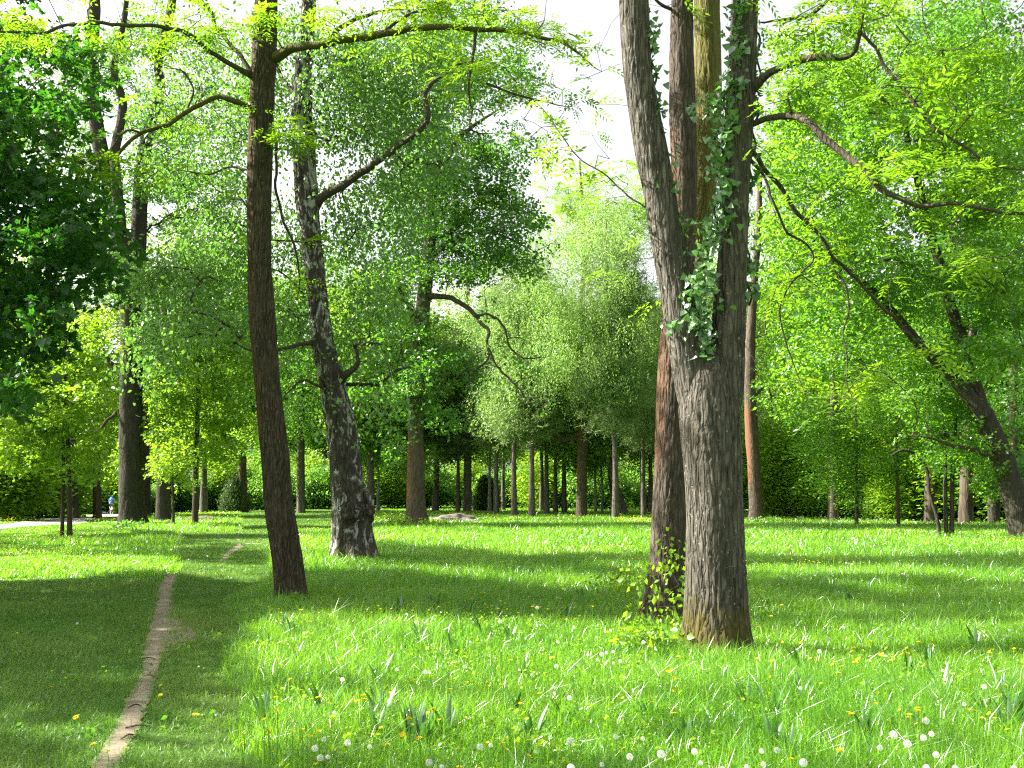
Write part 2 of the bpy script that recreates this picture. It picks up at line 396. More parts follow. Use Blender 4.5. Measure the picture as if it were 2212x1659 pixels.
def canopy(nper,hr):
    pts=[]
    for poly,a in SHADE:
        q=np.array(poly); q=q[(q[:,1]<1700)|True]
        g=gpt(q[:,0],np.minimum(q[:,1],1800)); x0,y0=g.min(0); x1,y1=g.max(0)
        n=int((x1-x0)*(y1-y0)*nper*a); G=np.column_stack([rng.uniform(x0,x1,n),rng.uniform(y0,y1,n)])
        px,py,w=proj(np.column_stack([G,np.zeros(n)])); k=inpoly(px,py,poly)
        # dappling
        dn=np.array([noise.noise((g_[0]*.9,g_[1]*.9,3.3)) for g_ in G]); k&=dn>(-.2 if a>.8 else 0.)
        G=G[k]; h=rng.uniform(hr[0],hr[1],len(G))
        for t in range(6):
            P=np.column_stack([G,np.zeros(len(G))])+SUN[None]*(h/SUN[2])[:,None]
            bad=inframe(P,60); h[bad]=rng.uniform(hr[0],hr[1]+4,bad.sum())
        P=P[~inframe(P,60)]; pts.append(P)
    return np.vstack(pts)
# ---------------------------------------------------------------- hero trees
CROWNS={}
def px_path(pts,Y,step=.15,dy=None,ybase=None):
    """pixel trace (px,py,width[,dy]) -> world path rows x,y,z,r"""
    out=[]
    for p in pts:
        d=Y+(p[3] if len(p)>3 else 0); q=at(p[0],p[1],d); out.append([*q,p[2]*.5*ppm(p[0],p[1],d)])
    return spline(out,step)
def clump_pts(cl,Y,kind,scale,dz,frq=.5,thr=-.12,off=0.,zmin=.25):
    pts=[]
    for c in cl:
        px,py,rx,ry,cov=c[:5]; d=Y+(c[5] if len(c)>5 else 0); th=c[6] if len(c)>6 else dz
        m=ppm(px,py,d); area=PI*rx*ry*m*m
        n=int(cov*area/(LAREA[kind]*scale*scale*KINDS[kind])*(4.6 if Y>20 else 3. if Y>12 or cov<1 else 2.4))
        u=rng.normal(size=(n,3)); u/=np.linalg.norm(u,axis=1)[:,None]+1e-9; u*=(rng.uniform(size=n)**(1/2.6))[:,None]
        dd=d+u[:,1]*th; P=at(px+u[:,0]*rx*d/dd,py+u[:,2]*ry,dd)
        if n:
            k=nz(P,frq*1.5,off)>thr+.02+.07*rng.normal(size=n); P=P[k]
        pts.append(P)
    P=np.vstack(pts); return P[P[:,2]>zmin]
def make_tree(name,label,cat,base,parts,cl=None,Y=None,kind='broad',mat='lime',barkm='limb',scale=1.,dz=2.,extra=None,natt=160,
              group=None,thr=-.12,frq=.5,r0=.006,seg=.45,trunk_nodes=True,crown_label=None,off=0.,wob=.12,attr=None,tscale=None):
    """parts: list of (partname, path, material, nsides, kwargs)"""
    b=np.array([base[0],base[1],float(H(base[0],base[1]))]); root=empty(name,b); tag(root,label,cat,group)
    nodes=[]
    for pn,path,mt,n,kw in parts:
        V,T=tube(path,n,**kw); me=mesh_tri(pn,V-b,T,[BK[mt]]); link(pn,me,root)
        st_=max(1,len(path)//30)
        if trunk_nodes: nodes.append(path[::st_])
    P=clump_pts(cl,Y,kind,scale,dz,frq,thr,off) if cl else np.zeros((0,3))
    if len(P): P=cull(P)
    if extra is not None and len(extra): P=np.vstack([P,extra])
    if len(P):
        nodes=np.vstack(nodes); att=P[rng.choice(len(P),min(natt,len(P)),replace=False)]
        ex=[]; q=1. if (Y or 30)<20 else 1.9
        for pn,path,mt,n,kw in parts:
            if pn!='branch': continue
            L=np.sum(np.linalg.norm(np.diff(path[:,:3],axis=0),axis=1)); m_=int(min(26,L*6/q)); 
            if m_<1 or len(path)<6: continue
            i_=rng.integers(len(path)//5,len(path),m_); tg=path[np.minimum(i_+2,len(path)-1),:3]-path[np.maximum(i_-2,0),:3]; tg/=np.linalg.norm(tg,axis=1)[:,None]+1e-9
            ofs=rng.normal(size=(m_,3))*.5+tg*.7+np.array([0,0,.25]); ofs/=np.linalg.norm(ofs,axis=1)[:,None]
            ex.append(path[i_,:3]+ofs*(rng.uniform(.2,.95,m_)*q)[:,None])
        if ex:
            ex=np.vstack(ex); att=np.vstack([att,ex]); P=np.vstack([P,ex[rng.uniform(size=len(ex))<.75]+rng.normal(size=3)*.03])
        A,B,ra,rb=grow(nodes,att,r0=r0,seg=seg,wob=wob)
        me=edges_mesh('twigs',A-b,B-b,ra,rb,[BK[barkm]],5); link('twigs',me,root)['kind']='stuff'
        V,T,ti=scatter(kind,P-b,scale,tint=np.clip(.5+nz(P,.35,off+9)*.9+rng.normal(size=len(P))*.2,0,1))
        me=mesh_tri('crown',V,T,[LM[mat]],ti); o=link('crown',me,root)
        if crown_label: o['label']=crown_label
    return root
def gdist(py): return float(gpt(CX,py)[1])
# unseen leaf sprays added to cast the SHADE patches, handed to the nearest trunk
CAN=canopy(13,(7,15))
TRK={'M':(-13.5,17.5),'M2':(-20,11),'M3':(-18,27),'C':(-3.4,15.3),'X':(2.2,10.3)}
tk=list(TRK); dd=np.stack([np.hypot(CAN[:,0]-TRK[k][0],CAN[:,1]-TRK[k][1]) for k in tk]); own=np.argmin(dd,0)
def can(k): return CAN[(own==tk.index(k))]
def crown_ball(c,r,n,thr=-.1):
    u=rng.normal(size=(n,3)); u/=np.linalg.norm(u,axis=1)[:,None]; u*=(rng.uniform(size=n)**.4)[:,None]
    P=np.array(c)+u*np.array(r); P=P[nz(P,.4)>thr]; return P
# ---- A : forked ash in front
YA=gdist(1408); gA=gpt(1545,1408)
A_tr=px_path([(1543,1432,160),(1543,1405,142),(1544,1370,134),(1545,1300,131),(1546,1200,127),(1545,1106,124),(1541,1010,128),(1535,920,132),(1531,860,128),(1529,800,96),(1530,740,40)],YA,.045)
A_l=px_path([(1522,930,70),(1505,860,84),(1491,780,84),(1475,690,79),(1448,553,72),(1427,433,71),(1402,300,70),(1385,200,66),(1376,133,64),(1369,0,64),(1364,-150,58),(1350,-500,48),(1340,-900,30)],YA,.045)
A_r=px_path([(1548,930,74),(1562,860,84),(1570,780,78),(1575,686,72),(1583,553,64),(1586,433,62),(1594,300,62),(1602,167,62),(1609,0,56),(1616,-150,50),(1640,-500,42),(1680,-900,26)],YA,.045)
def limb(pts,Y,step=.09):
    pts=[tuple(p) for p in pts]; q=list(pts[-1]); q[2]*=.4; pts[-1]=tuple(q)
    p=px_path(pts,Y,step); p[:,3]*=.86; a=p[:,3].max(); k=np.clip(np.arange(len(p))/4.,0,1)
    for i in range(len(p)):
        v=noise.noise_vector(Vector(p[i,:3])*2.6); v2=noise.noise_vector(Vector(p[i,:3])*7.)
        p[i,:3]+=(np.array(v)*.055+np.array(v2)*.016)*k[i]
    return p
A_b1=limb([(1612,205,26,0),(1655,165,19,-.2),(1690,140,18,-.4),(1735,127,17,-.5),(1790,122,16,-.7),(1830,122,15,-.8),(1853,105,13,-.9),(1858,60,11,-1),(1862,0,11,-1),(1870,-100,9,-1.1),(1890,-260,6,-1.2)],YA)
A_b2=limb([(1600,275,18,.1),(1640,262,15,-.1),(1680,248,17,-.3),(1720,252,18,-.5),(1760,275,18,-.7),(1800,310,18,-.8),(1840,345,17,-.9),(1880,385,16,-1),(1920,420,14,-1.1),(1980,437,12,-1.2),(2050,433,10,-1.3),(2120,445,9,-1.4),(2212,460,8,-1.5),(2330,490,6,-1.7)],YA)
A_b3=limb([(1600,300,16,.2),(1640,350,13,.4),(1680,400,12,.5),(1720,450,11,.6),(1760,500,10,.7),(1800,560,9,.8),(1860,615,8,1),(1930,690,7,1.2),(1990,740,4,1.4)],YA)
A_b4=limb([(1600,325,12,.2),(1655,385,8,.3),(1680,450,7,.3),(1700,500,7,.4),(1760,550,5,.5),(1705,610,5,.4),(1685,690,4,.4),(1710,770,4,.4),(1738,850,3,.4)],YA)
A_b5=limb([(1790,560,5,.8),(1830,650,5,.7),(1818,720,4,.7),(1828,800,4,.6),(1848,870,2.5,.6)],YA)
A_b6=limb([(1425,465,8,0),(1395,450,5,.1),(1330,405,4,.2),(1260,345,3.4,.3),(1180,250,2.5,.4),(1130,190,2,.4)],YA)
A_b7=limb([(1860,70,8,-1),(1905,120,9,-1),(1950,190,9,-1.1),(2010,270,8,-1.2),(2070,310,7,-1.2),(2140,350,6,-1.3),(2230,370,5,-1.4)],YA)
A_b8=limb([(1840,-30,10,-1),(1800,-10,9,-.7),(1760,20,9,-.5),(1700,40,8,-.2),(1640,45,8,0)],YA)
clA0=[(1760,40,120,60,.9,-.6,1.2),(1700,110,80,40,.5),(1880,200,90,50,.7,-1,.8),(1730,230,90,40,.8,-.4,.9),(2010,150,120,60,.55,-1,1),(1850,20,140,50,1.,-1,1),
     (2050,360,130,40,.5,-1.2,.8),(2120,560,90,60,.6,-1.4,.8),(1950,330,70,30,.6,-1,.7),(1680,330,50,40,.35),(1800,480,80,30,.35,.6,.6),(2150,240,80,60,.35,-1.2,.8),
     (1745,195,80,24,.9,-.4,.5),(1335,590,50,16,.55,.2,.4),(1395,520,40,30,.5,.3,.4),(1560,-250,420,200,.25,0,2.5),(2100,-120,260,90,.6,-1,1.5)]
clA=[(c[0],c[1],c[2],c[3],c[4]*1.6,*c[5:]) for c in clA0]
make_tree('ash_tree','large ash with grey ridged trunk forking into two stems, ivy in the fork','tree',gA,
 [('trunk',A_tr,'A',112,dict(ridge=.020,lump=.07,seed=1.,fr=5.,flare=.75)),('stem',A_l,'A',96,dict(ridge=.014,lump=.05,seed=2.,fr=6.)),('stem',A_r,'A',88,dict(ridge=.014,lump=.05,seed=3.,fr=6.)),
  ('branch',A_b1,'limb',16,dict(lump=.22,seed=4.)),('branch',A_b2,'limb',16,dict(lump=.2,seed=5.)),('branch',A_b3,'limb',12,dict(lump=.2,seed=6.)),
  ('branch',A_b4,'limb',8,{}),('branch',A_b5,'limb',8,{}),('branch',A_b6,'limb',6,{}),('branch',A_b7,'limb',8,{}),('branch',A_b8,'limb',8,{})],
 clA,YA,'pinnate','ash','limb',1.,1.2,natt=150,extra=can('X'),r0=.0032,seg=.3,thr=-.05,frq=1.2)
# ---- B : reddish double ash behind A
YB=gdist(1347); gB=gpt(1432,1347)
B_tr=px_path([(1426,1362,112),(1429,1340,92),(1436,1280,84),(1441,1206,78),(1445,1106,75),(1450,1003,74),(1455,853,72),(1460,760,72),(1466,680,66)],YB,.055)
B_1=px_path([(1464,760,60),(1467,690,60),(1472,560,57),(1478,380,56),(1473,200,56),(1473,0,48),(1474,-150,44),(1470,-500,36),(1460,-900,24)],YB,.06)
B_2=px_path([(1470,770,50,.2),(1490,660,50,.35),(1512,500,50,.4),(1527,340,50,.4),(1530,200,58,.4),(1527,0,56,.4),(1525,-150,52,.4),(1540,-500,40,.4),(1570,-900,26,.4)],YB,.06)
B_b1=limb([(1450,20,9,0),(1420,5,8,-.2),(1395,-20,8,-.3)],YB)
make_tree('ash_tree','reddish brown ash standing close behind the forked ash, with twin upper stems','tree',gB,
 [('trunk',B_tr,'B',96,dict(ridge=.018,lump=.05,seed=11.,fr=6.,flare=.6)),('stem',B_1,'B',72,dict(ridge=.014,lump=.05,seed=12.,fr=7.)),('stem',B_2,'B2',72,dict(ridge=.014,lump=.05,seed=13.,fr=7.)),('branch',B_b1,'limb',8,{})],
 [(1500,-260,380,160,.25,0,2.5),(1270,110,60,50,.12),(1420,640,22,16,.6,-.3,.3),(1460,900,10,40,.25,-.4,.2),(1250,230,70,50,.10)],YB,'pinnate','ash','limb',1.,1.5,natt=60,r0=.003,seg=.35)
# ---- C : leaning brown tree left
YC=gdist(1306); gC=gpt(631,1306)
C_tr=px_path([(637,1322,92),(632,1304,76),(627,1260,68),(620,1206,66),(604,1106,62),(594,986,60),(580,853,57),(569,720,55),(563,620,53),(561,553,51),(560,430,52),(562,300,53),(567,190,52),(570,140,54),(574,40,50),(578,-100,46),(585,-400,38),(600,-800,22)],YC,.055)
C_r=limb([(585,130,30,0),(615,112,25,-.2),(640,102,22,-.3),(720,92,20,-.5),(800,78,18,-.7),(880,62,17,-.9),(940,60,15,-1),(1000,62,13,-1.1),(1080,65,12,-1.2),(1160,75,10,-1.3),(1220,95,7,-1.4),(1260,125,5,-1.5),(1300,155,3,-1.6)],YC)
C_r2=limb([(1028,64,9,-1.1),(1026,100,8,-1.1),(1012,165,6,-1.1),(1010,215,5,-1),(1018,250,4,-1),(1008,300,2.5,-1)],YC)
C_r3=limb([(1050,180,7,-1),(1100,195,6,-1.1),(1170,215,5,-1.2),(1240,230,3,-1.3)],YC)
C_r4=limb([(820,80,10,-.7),(860,45,8,-.7),(930,10,6,-.8),(1010,-30,5,-.9)],YC)
C_l1=limb([(560,175,22,0),(535,158,18,-.1),(520,150,14,-.2),(480,125,12,-.3),(430,90,12,-.5),(385,65,11,-.6),(320,52,10,-.8),(240,52,9,-1),(150,56,8,-1.2),(60,66,7,-1.4),(-70,66,6,-1.6)],YC)
C_l2=limb([(555,240,18,0),(530,225,15,-.1),(500,215,14,-.2),(460,214,13,-.2),(410,238,12,-.3),(360,265,11,-.4),(310,292,10,-.4),(270,320,9,-.5),(245,345,7,-.5),(215,362,5,-.6)],YC)
C_l3=limb([(310,290,7,-.4),(275,285,6,-.5),(235,330,5,-.5),(180,350,3,-.6),(100,300,2.5,-.7)],YC)
C_l4=limb([(405,238,6,-.3),(415,190,5,-.3),(390,150,4,-.3),(362,142,3,-.3)],YC)
C_l5=limb([(548,368,7,0),(500,362,5,.2),(440,374,4,.4),(380,362,3,.5)],YC)
C_l6=limb([(555,180,12,.3),(520,120,11,.5),(470,60,10,.8),(440,0,9,1),(410,-60,8,1.2)],YC)
C_d1=limb([(590,200,9,.4),(594,330,8,.5),(602,430,7,.6),(636,540,6,.7),(650,600,4,.8),(640,650,3,.8)],YC)
clC=[(900,28,90,40,1.0,-.9,.9),(1010,30,110,42,1.2,-1,.9),(1130,50,110,45,.8,-1.2,.8),(1000,140,80,30,.7,-1,.7),(1080,160,60,36,1.1,-1.1,.5),(1060,235,70,30,.5,-1,.6),(930,70,60,30,.9,-.9,.6),(1210,110,60,40,.25,-1.3,.6),
 (500,40,110,45,1.,-.4,1.),(560,55,40,25,1.5,-.5,.3),(420,70,80,40,.6,-.6,.8),(640,290,40,26,1.2,-.3,.4),(660,310,40,22,.9,-.3,.3),(100,78,80,20,.9,-1.2,.6),(20,80,50,18,.9,-1.4,.4),(230,90,90,60,.3,-1,.8),
 (520,210,50,22,.5,-.2,.4),(570,250,20,45,.4,-.4,.2),(250,350,60,40,.4,-.5,.5),(430,290,90,30,.25,-.4,.6),(690,520,50,20,.4,0,.4),(1150,310,70,40,.14,-1,.6),(330,140,90,50,.3,-.6,.8),(720,40,100,40,.7,-.5,.8),(830,130,70,26,.4,-.7,.6),
 (400,-200,500,160,.5,0,3),(850,-160,400,120,.4,-1,2)]
eC=can('C')
make_tree('ash_tree','tall brown tree leaning left beside the dirt path, mossy branch reaching right','tree',gC,
 [('trunk',C_tr,'C',96,dict(ridge=.020,lump=.07,seed=21.,fr=7.,flare=.6)),('branch',C_r,'mosslimb',16,dict(lump=.22,seed=22.)),('branch',C_l1,'limb',12,dict(lump=.2,seed=23.)),('branch',C_l2,'mosslimb',14,dict(lump=.22,seed=24.)),
  ('branch',C_r2,'limb',8,{}),('branch',C_r3,'limb',8,{}),('branch',C_r4,'limb',8,{}),('branch',C_l3,'limb',6,{}),('branch',C_l4,'limb',6,{}),('branch',C_l5,'limb',6,{}),('branch',C_l6,'limb',10,{}),('branch',C_d1,'limb',6,{})],
 clC,YC,'pinnate','ash','limb',1.05,1.4,natt=260,extra=eC,r0=.0032,seg=.32,thr=-.05,frq=1.)
# ---- D : old birch with burl
YD=gdist(1214); gD=gpt(765,1214)
D_tr=px_path([(768,1236,118),(765,1210,100),(762,1165,86),(760,1129,82),(752,1044,72),(742,958,66),(736,915,64),(718,830,58),(700,760,52),(692,700,46),(684,620,42),(672,500,44),(664,430,50),(654,300,50),(652,200,42),(660,100,36),(668,0,30),(672,-150,24),(680,-400,14)],YD,.1)
D_1=limb([(680,445,26,0),(700,425,22,-.2),(740,400,20,-.4),(800,360,18,-.8),(850,320,17,-1),(900,285,15,-1.2),(925,250,14,-1.4),(921,200,12,-1.5),(950,165,9,-1.7),(990,140,7,-1.8),(1050,130,5,-2)],YD)
D_2=limb([(690,735,16,0),(660,742,12,-.3),(635,748,10,-.5),(600,758,9,-.7),(560,765,7,-.9),(500,740,5,-1.1)],YD)
D_3=limb([(730,830,22,0),(755,805,18,-.3),(772,785,14,-.4),(768,745,10,-.5),(790,742,9,-.7),(830,745,5,-.8)],YD)
D_4=limb([(722,850,14,0),(690,835,8,-.3),(660,820,7,-.5),(635,835,6,-.6),(610,860,4,-.7)],YD)
D_5=limb([(650,210,16,0),(625,190,12,.3),(600,140,10,.5),(590,60,8,.7),(560,-40,7,1)],YD)
D_6=limb([(655,90,16,0),(700,90,14,.2),(740,60,12,.4),(800,30,9,.6),(880,20,6,.8)],YD)
D_7=limb([(735,830,12,.2),(790,832,9,0),(830,822,8,-.2),(860,800,7,-.3),(890,795,5,-.4)],YD)
clD=[(470,520,120,110,1.0,1),(420,330,130,90,.9,1.5),(600,560,90,160,.8,2),(780,230,130,110,1.3,1),(850,120,150,90,1.2,1.5),(720,120,110,100,1.1,0),(560,250,100,120,.8,1.5),(820,480,110,120,1.1,1),(900,330,110,90,1.2,1),(640,700,90,90,.8,1.5),
 (800,640,90,60,.9,1),(780,720,70,60,.7),(480,660,110,70,1.,1),(400,600,110,60,1.2,-.5,1.),(300,570,70,40,1.1,-.5,1),(940,200,80,90,1.1,1),(600,60,100,70,.9),(730,940,40,70,.2,3),(850,840,60,50,.5,-.5),(700,-140,400,120,.4,0,4),(330,760,60,30,1.3,-1,.8),(520,130,100,90,.8,1),(380,200,90,90,.5,2),(700,420,70,80,.5,1),(620,820,60,60,.5,2),(560,680,60,60,.6,-1),(960,60,90,70,.8,1),(400,700,80,50,1.,-1)]
root=make_tree('birch_tree','old leaning birch with black and white bark and a mossy burl near its foot','tree',gD,
 [('trunk',D_tr,'D',72,dict(ridge=.03,lump=.16,seed=31.,fr=3.,flare=.6)),('branch',D_1,'limb',14,dict(lump=.25,seed=32.)),('branch',D_2,'limb',8,{}),('branch',D_3,'limb',10,dict(lump=.3,seed=5.)),('branch',D_4,'limb',8,{}),('branch',D_5,'limb',8,{}),('branch',D_6,'limb',10,{}),('branch',D_7,'limb',8,{})],
 clD,YD,'birch','birch','limb',1.7,2.2,natt=620,r0=.0055,seg=.4,thr=-.02,frq=.7)
def blob(name,c,r,mat,seed,parent=None,sub=4,amp=.3,fq=3.,b=(0,0,0)):
    import bmesh
    bm=bmesh.new(); bmesh.ops.create_icosphere(bm,subdivisions=sub,radius=1)
    for v in bm.verts:
        n=1+amp*noise.fractal(Vector(v.co)*fq+Vector((seed,0,0)),1.,2.,4)
        v.co=Vector((v.co.x*n*r[0],v.co.y*n*r[1],v.co.z*n*r[2]))+Vector(c)-Vector(b)
    me=bpy.data.meshes.new(name); bm.to_mesh(me); bm.free(); me.materials.append(mat); me.shade_smooth()
    return link(name,me,parent)
bD=(gD[0],gD[1],float(H(*gD)))
q=at(757,1108,YD-.38); blob('burl',q,(.26,.18,.28),BK['D'],2.,root,4,.5,2.6,bD)
q=at(793,1100,YD-.1); blob('burl',q,(.15,.22,.34),BK['D'],6.,root,4,.45,2.6,bD)
# ---- E : big dark tree left, with forks
YE=gdist(1138); gE=gpt(287,1138)
E_tr=px_path([(288,1150,86),(287,1132,66),(285,1100,56),(283,1000,51),(283,886,49),(284,720,47),(280,640,47),(268,560,44),(258,500,40)],YE,.2)
E_1=px_path([(265,560,38),(252,480,34),(238,400,32),(220,330,31),(208,270,30),(198,200,30),(200,100,27),(204,20,24),(210,-120,18)],YE,.25)
E_2=px_path([(262,500,24),(252,400,22),(248,330,20),(262,260,19),(264,215,17),(246,150,15),(258,95,13),(270,30,12),(278,-60,9)],YE-.5,.2)
E_3=px_path([(283,720,38,1),(296,600,34,1),(302,450,31,1),(308,350,29,1),(325,270,22,1),(348,200,19,1),(342,130,17,1),(365,40,18,1),(385,-80,14,1)],YE,.25)
E_4=limb([(262,790,14,0),(240,785,11,-.5),(215,745,9,-1),(180,742,8,-1.5),(160,735,5,-2)],YE)
E_5=limb([(258,885,12,0),(235,905,8,-.6),(205,935,7,-1),(170,950,5,-1.6)],YE)
E_6=limb([(262,520,16,0),(230,560,9,-.5),(200,620,6,-1)],YE)
E_7=limb([(310,760,14,0),(325,745,9,-.4),(330,700,8,-.5),(345,640,6,-.7)],YE)
clE=[(330,420,70,90,.7,2),(420,450,90,120,.9,3),(300,200,100,120,.35,3),(400,140,90,90,.5,3),(460,240,90,70,.6,3),(340,640,60,70,.9,-2,2),(230,120,80,80,.5,1),(150,150,80,60,.5,1),(120,330,90,80,.6,2),(340,300,90,90,.7,2),(330,60,90,70,.6,2),(240,600,60,70,.5,-3),(460,600,110,90,1.2,3),(520,480,60,120,.8,3),(240,450,60,60,.5,3),(160,240,90,60,.18,3),(330,720,60,50,1.1,-2,1.5),(500,720,90,60,.9,2)]
make_tree('lime_tree','massive dark trunk at left forking high up, behind the path','tree',gE,
 [('trunk',E_tr,'E',56,dict(ridge=.03,lump=.08,seed=41.,fr=3.,flare=.3)),('stem',E_1,'E',32,dict(lump=.12,seed=42.)),('stem',E_2,'E',24,dict(lump=.15,seed=43.)),('stem',E_3,'E',28,dict(lump=.12,seed=44.))]+
 [('branch',p,'limb',8,{}) for p in (E_4,E_5,E_6,E_7)],
 clE,YE,'broad','birch','limb',1.35,3.,natt=420,r0=.011,seg=.7,frq=.4,thr=-.05)
# ---- H : stained trunk with the big dark maple crown
YH=gdist(1141); gH=gpt(901,1141)
H_tr=px_path([(901,1152,76),(901,1136,60),(900,1110,46),(898,1044,38),(899,915,33),(905,786,32),(915,650,31),(922,590,30),(930,500,26),(934,400,22),(942,280,17),(950,150,12),(955,0,7)],YH,.2)
H_1=limb([(920,640,20,0),(945,640,15,-.6),(975,645,13,-1),(1010,665,12,-1.4),(1038,695,10,-1.7),(1057,716,9,-1.9),(1053,745,7,-2),(1075,790,6,-2.2),(1120,840,5,-2.5),(1142,872,3,-2.7)],YH)
H_2=limb([(1025,682,9,-1.6),(1060,680,6,-2),(1088,705,6,-2.1),(1100,745,5,-2.2),(1128,772,5,-2.4),(1185,770,3,-2.6)],YH)
H_3=limb([(1052,740,6,-2),(1055,775,5,-2),(1030,800,4,-1.9),(1010,830,3,-1.8)],YH)
H_4=limb([(908,700,14,0),(880,660,10,-.6),(862,620,8,-1),(850,560,6,-1.4)],YH)
H_5=limb([(890,870,9,0),(860,850,7,-.6),(840,870,5,-1),(800,900,4,-1.4)],YH)
H_6=limb([(935,430,12,0),(975,330,12,-.4),(1000,290,12,-.6),(1040,260,8,-1),(1080,235,5,-1.4)],YH)
H_7=limb([(926,560,10,0),(980,520,8,-.6),(1040,500,7,-1),(1110,520,5,-1.6),(1160,545,3,-2)],YH)
clH=[(1000,400,140,110,1.1),(1070,490,110,90,1.1),(920,330,110,100,1.1),(880,470,110,110,1.1),(1000,560,110,60,1.4),(860,600,80,90,1.2),(880,720,80,70,1.4),(950,800,90,60,1.2),(880,860,70,50,1.2),(1090,310,80,50,.9),(1060,170,110,70,1.1),(950,130,110,90,1.1),(1020,50,110,60,.9),(860,230,90,90,.9),(1130,570,50,40,.9),(850,960,40,50,.7),(960,900,60,40,.9),(1110,420,50,60,.9),(1120,120,50,60,.5),(790,820,60,50,.8),(1000,-120,220,100,.5)]
make_tree('maple_tree','straight trunk with an orange stain and a broad dark green maple crown, mid meadow','tree',gH,
 [('trunk',H_tr,'H',48,dict(ridge=.02,lump=.06,seed=51.,fr=3.,flare=.35))]+[('branch',p,'limb',8,{}) for p in (H_1,H_2,H_3,H_4,H_5,H_6,H_7)],
 clH,YH,'broad','lime','limb',1.5,4.,natt=520,r0=.01,seg=.7,frq=.35,thr=-.03)
# ---- M : shaded maple at left, trunk just outside the frame, and its neighbours that shade the path
clM=[(60,300,150,110,2.4,-1),(90,480,150,110,2.8,-1),(170,560,100,60,2.4,-.5),(60,680,110,110,2.8,-1),(20,830,70,90,2.6,-1),(30,150,130,90,1.5),(130,120,90,50,1.,-.5),(180,430,70,60,1.6,0),(110,640,130,50,2.,0),(190,160,60,60,1.,0),(120,230,110,50,1.4,0),(215,620,50,50,1.3,0),(230,480,40,50,1.,0),(60,60,110,40,1.,0),(-120,500,160,400,2.6,0,4),(-100,120,160,160,1.5,0,3)]
def trunk_out(x,y,h,r,lean=(0,0),n=7,s=0):
    P=[]
    for i in range(n):
        t=i/(n-1); P.append([x+lean[0]*t*t+.15*math.sin(3*t+s),y+lean[1]*t,H(x,y)-.15+h*t,r*(1.25-.25*min(1,t*8)-.8*t)])
    return spline(P,.3)
M_tr=trunk_out(-13.5,17.5,17,.45,(1,0))
bb=crown_ball((-14.5,18,8),(6,6,6.5),14000)
exM=np.vstack([can('M'),cull(bb[~inframe(bb,0)])])
make_tree('maple_tree','maple whose shaded crown hangs in at the left edge of the picture','tree',(-13.5,17.5),
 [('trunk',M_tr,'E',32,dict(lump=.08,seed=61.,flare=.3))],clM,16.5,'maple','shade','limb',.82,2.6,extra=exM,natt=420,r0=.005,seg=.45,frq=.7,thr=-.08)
for k,(r,h) in {'M2':(.4,17),'M3':(.45,18)}.items():
    x,y=TRK[k]; P=can(k)
    b2=crown_ball((x,y,h*.6),(5,5,6),3000); b2=cull(b2[~inframe(b2,0)],.02)
    P=np.vstack([P,b2]) if len(P) else b2
    make_tree('maple_tree','maple standing outside the left edge of the picture, shading the path' if k=='M2' else 'maple outside the left edge of the picture, behind the hanging shaded crown','tree',(x,y),
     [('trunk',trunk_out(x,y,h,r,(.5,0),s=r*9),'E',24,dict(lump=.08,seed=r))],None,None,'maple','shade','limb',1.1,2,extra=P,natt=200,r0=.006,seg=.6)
# ---- saplings at left
def sapling(name,label,trace,cl,mat='young',kind='broad',bark='limb',scale=1.4,dz=2.,Y=None,natt=90,thr=-.1,cat='young tree',r0=.005,frq=.6,others=()):
    Y=Y or gdist(trace[0][1]); t=list(trace); 
    t=[(t[0][0],t[0][1]+6,t[0][2]*1.3)]+t
    parts=[('trunk',px_path(t,Y,.25),bark,12,dict(lump=.12,seed=t[0][0]))]+[('branch' if not isinstance(o,tuple) else o[0],px_path(o if not isinstance(o,tuple) else o[1],Y,.25),bark,8,{}) for o in others]
    return make_tree(name,label,cat,gpt(trace[0][0],gpy(Y)) if False else (float(at(trace[0][0],trace[0][1],Y)[0]),Y),parts,cl,Y,kind,mat,'limb' if bark!='white' else 'far',scale,dz,natt=natt,r0=r0,seg=.5,thr=thr,frq=frq)
sapling('young_maple','slender pale leaved young tree near the left edge, its stem paired with a thinner one',[(151,1157,12),(148,1000,10),(143,850,8),(141,700,7),(143,620,4)],
 [(110,760,110,80,1.2,1),(170,840,90,70,1.2),(80,900,110,60,1.5,-.5),(40,980,80,45,1.6,-.5),(150,960,90,50,1.3),(200,720,70,60,1.),(180,1010,60,40,.9),(60,820,90,50,1.2,1)],others=[('stem',[(134,1160,9),(136,1050,8),(137,950,6),(134,850,3)])])
sapling('young_maple','slender young tree with bright lit leaves between the massive trunk and the leaning tree',[(421,1137,15),(424,1000,11),(428,850,9),(429,720,7),(430,640,4)],
 [(430,720,90,60,1.3),(400,820,90,60,1.5,-.5),(480,860,80,60,1.2),(370,930,60,50,1.5,-.5),(450,960,90,50,1.1),(510,780,60,60,1.2),(350,850,50,50,1.2),(530,930,40,50,.9,1)])
sapling('young_maple','very thin sapling left of the taller lit sapling',[(375,1141,7),(373,1050,5),(371,960,3)],[(375,990,55,36,1.3),(350,1020,36,24,1.2),(410,1040,40,20,.8)],scale=1.3,natt=30)
sapling('lime_tree','dark trunk just behind the massive left trunk, right side',[(316,1112,20),(316,1000,16),(313,900,15),(312,760,12),(330,600,8)],[(360,760,80,80,.9,2),(340,880,50,50,.8,2)],'lime',bark='E',cat='tree',Y=74)
sapling('lime_tree','dark trunk half hidden by the leaves of the lit sapling',[(354,1126,36),(352,1060,28),(350,950,25),(350,800,20),(356,600,12)],[(400,700,90,90,.8,4),(330,800,60,60,.6,4),(470,560,90,90,.8,4)],'birch',bark='E',cat='tree',Y=58)
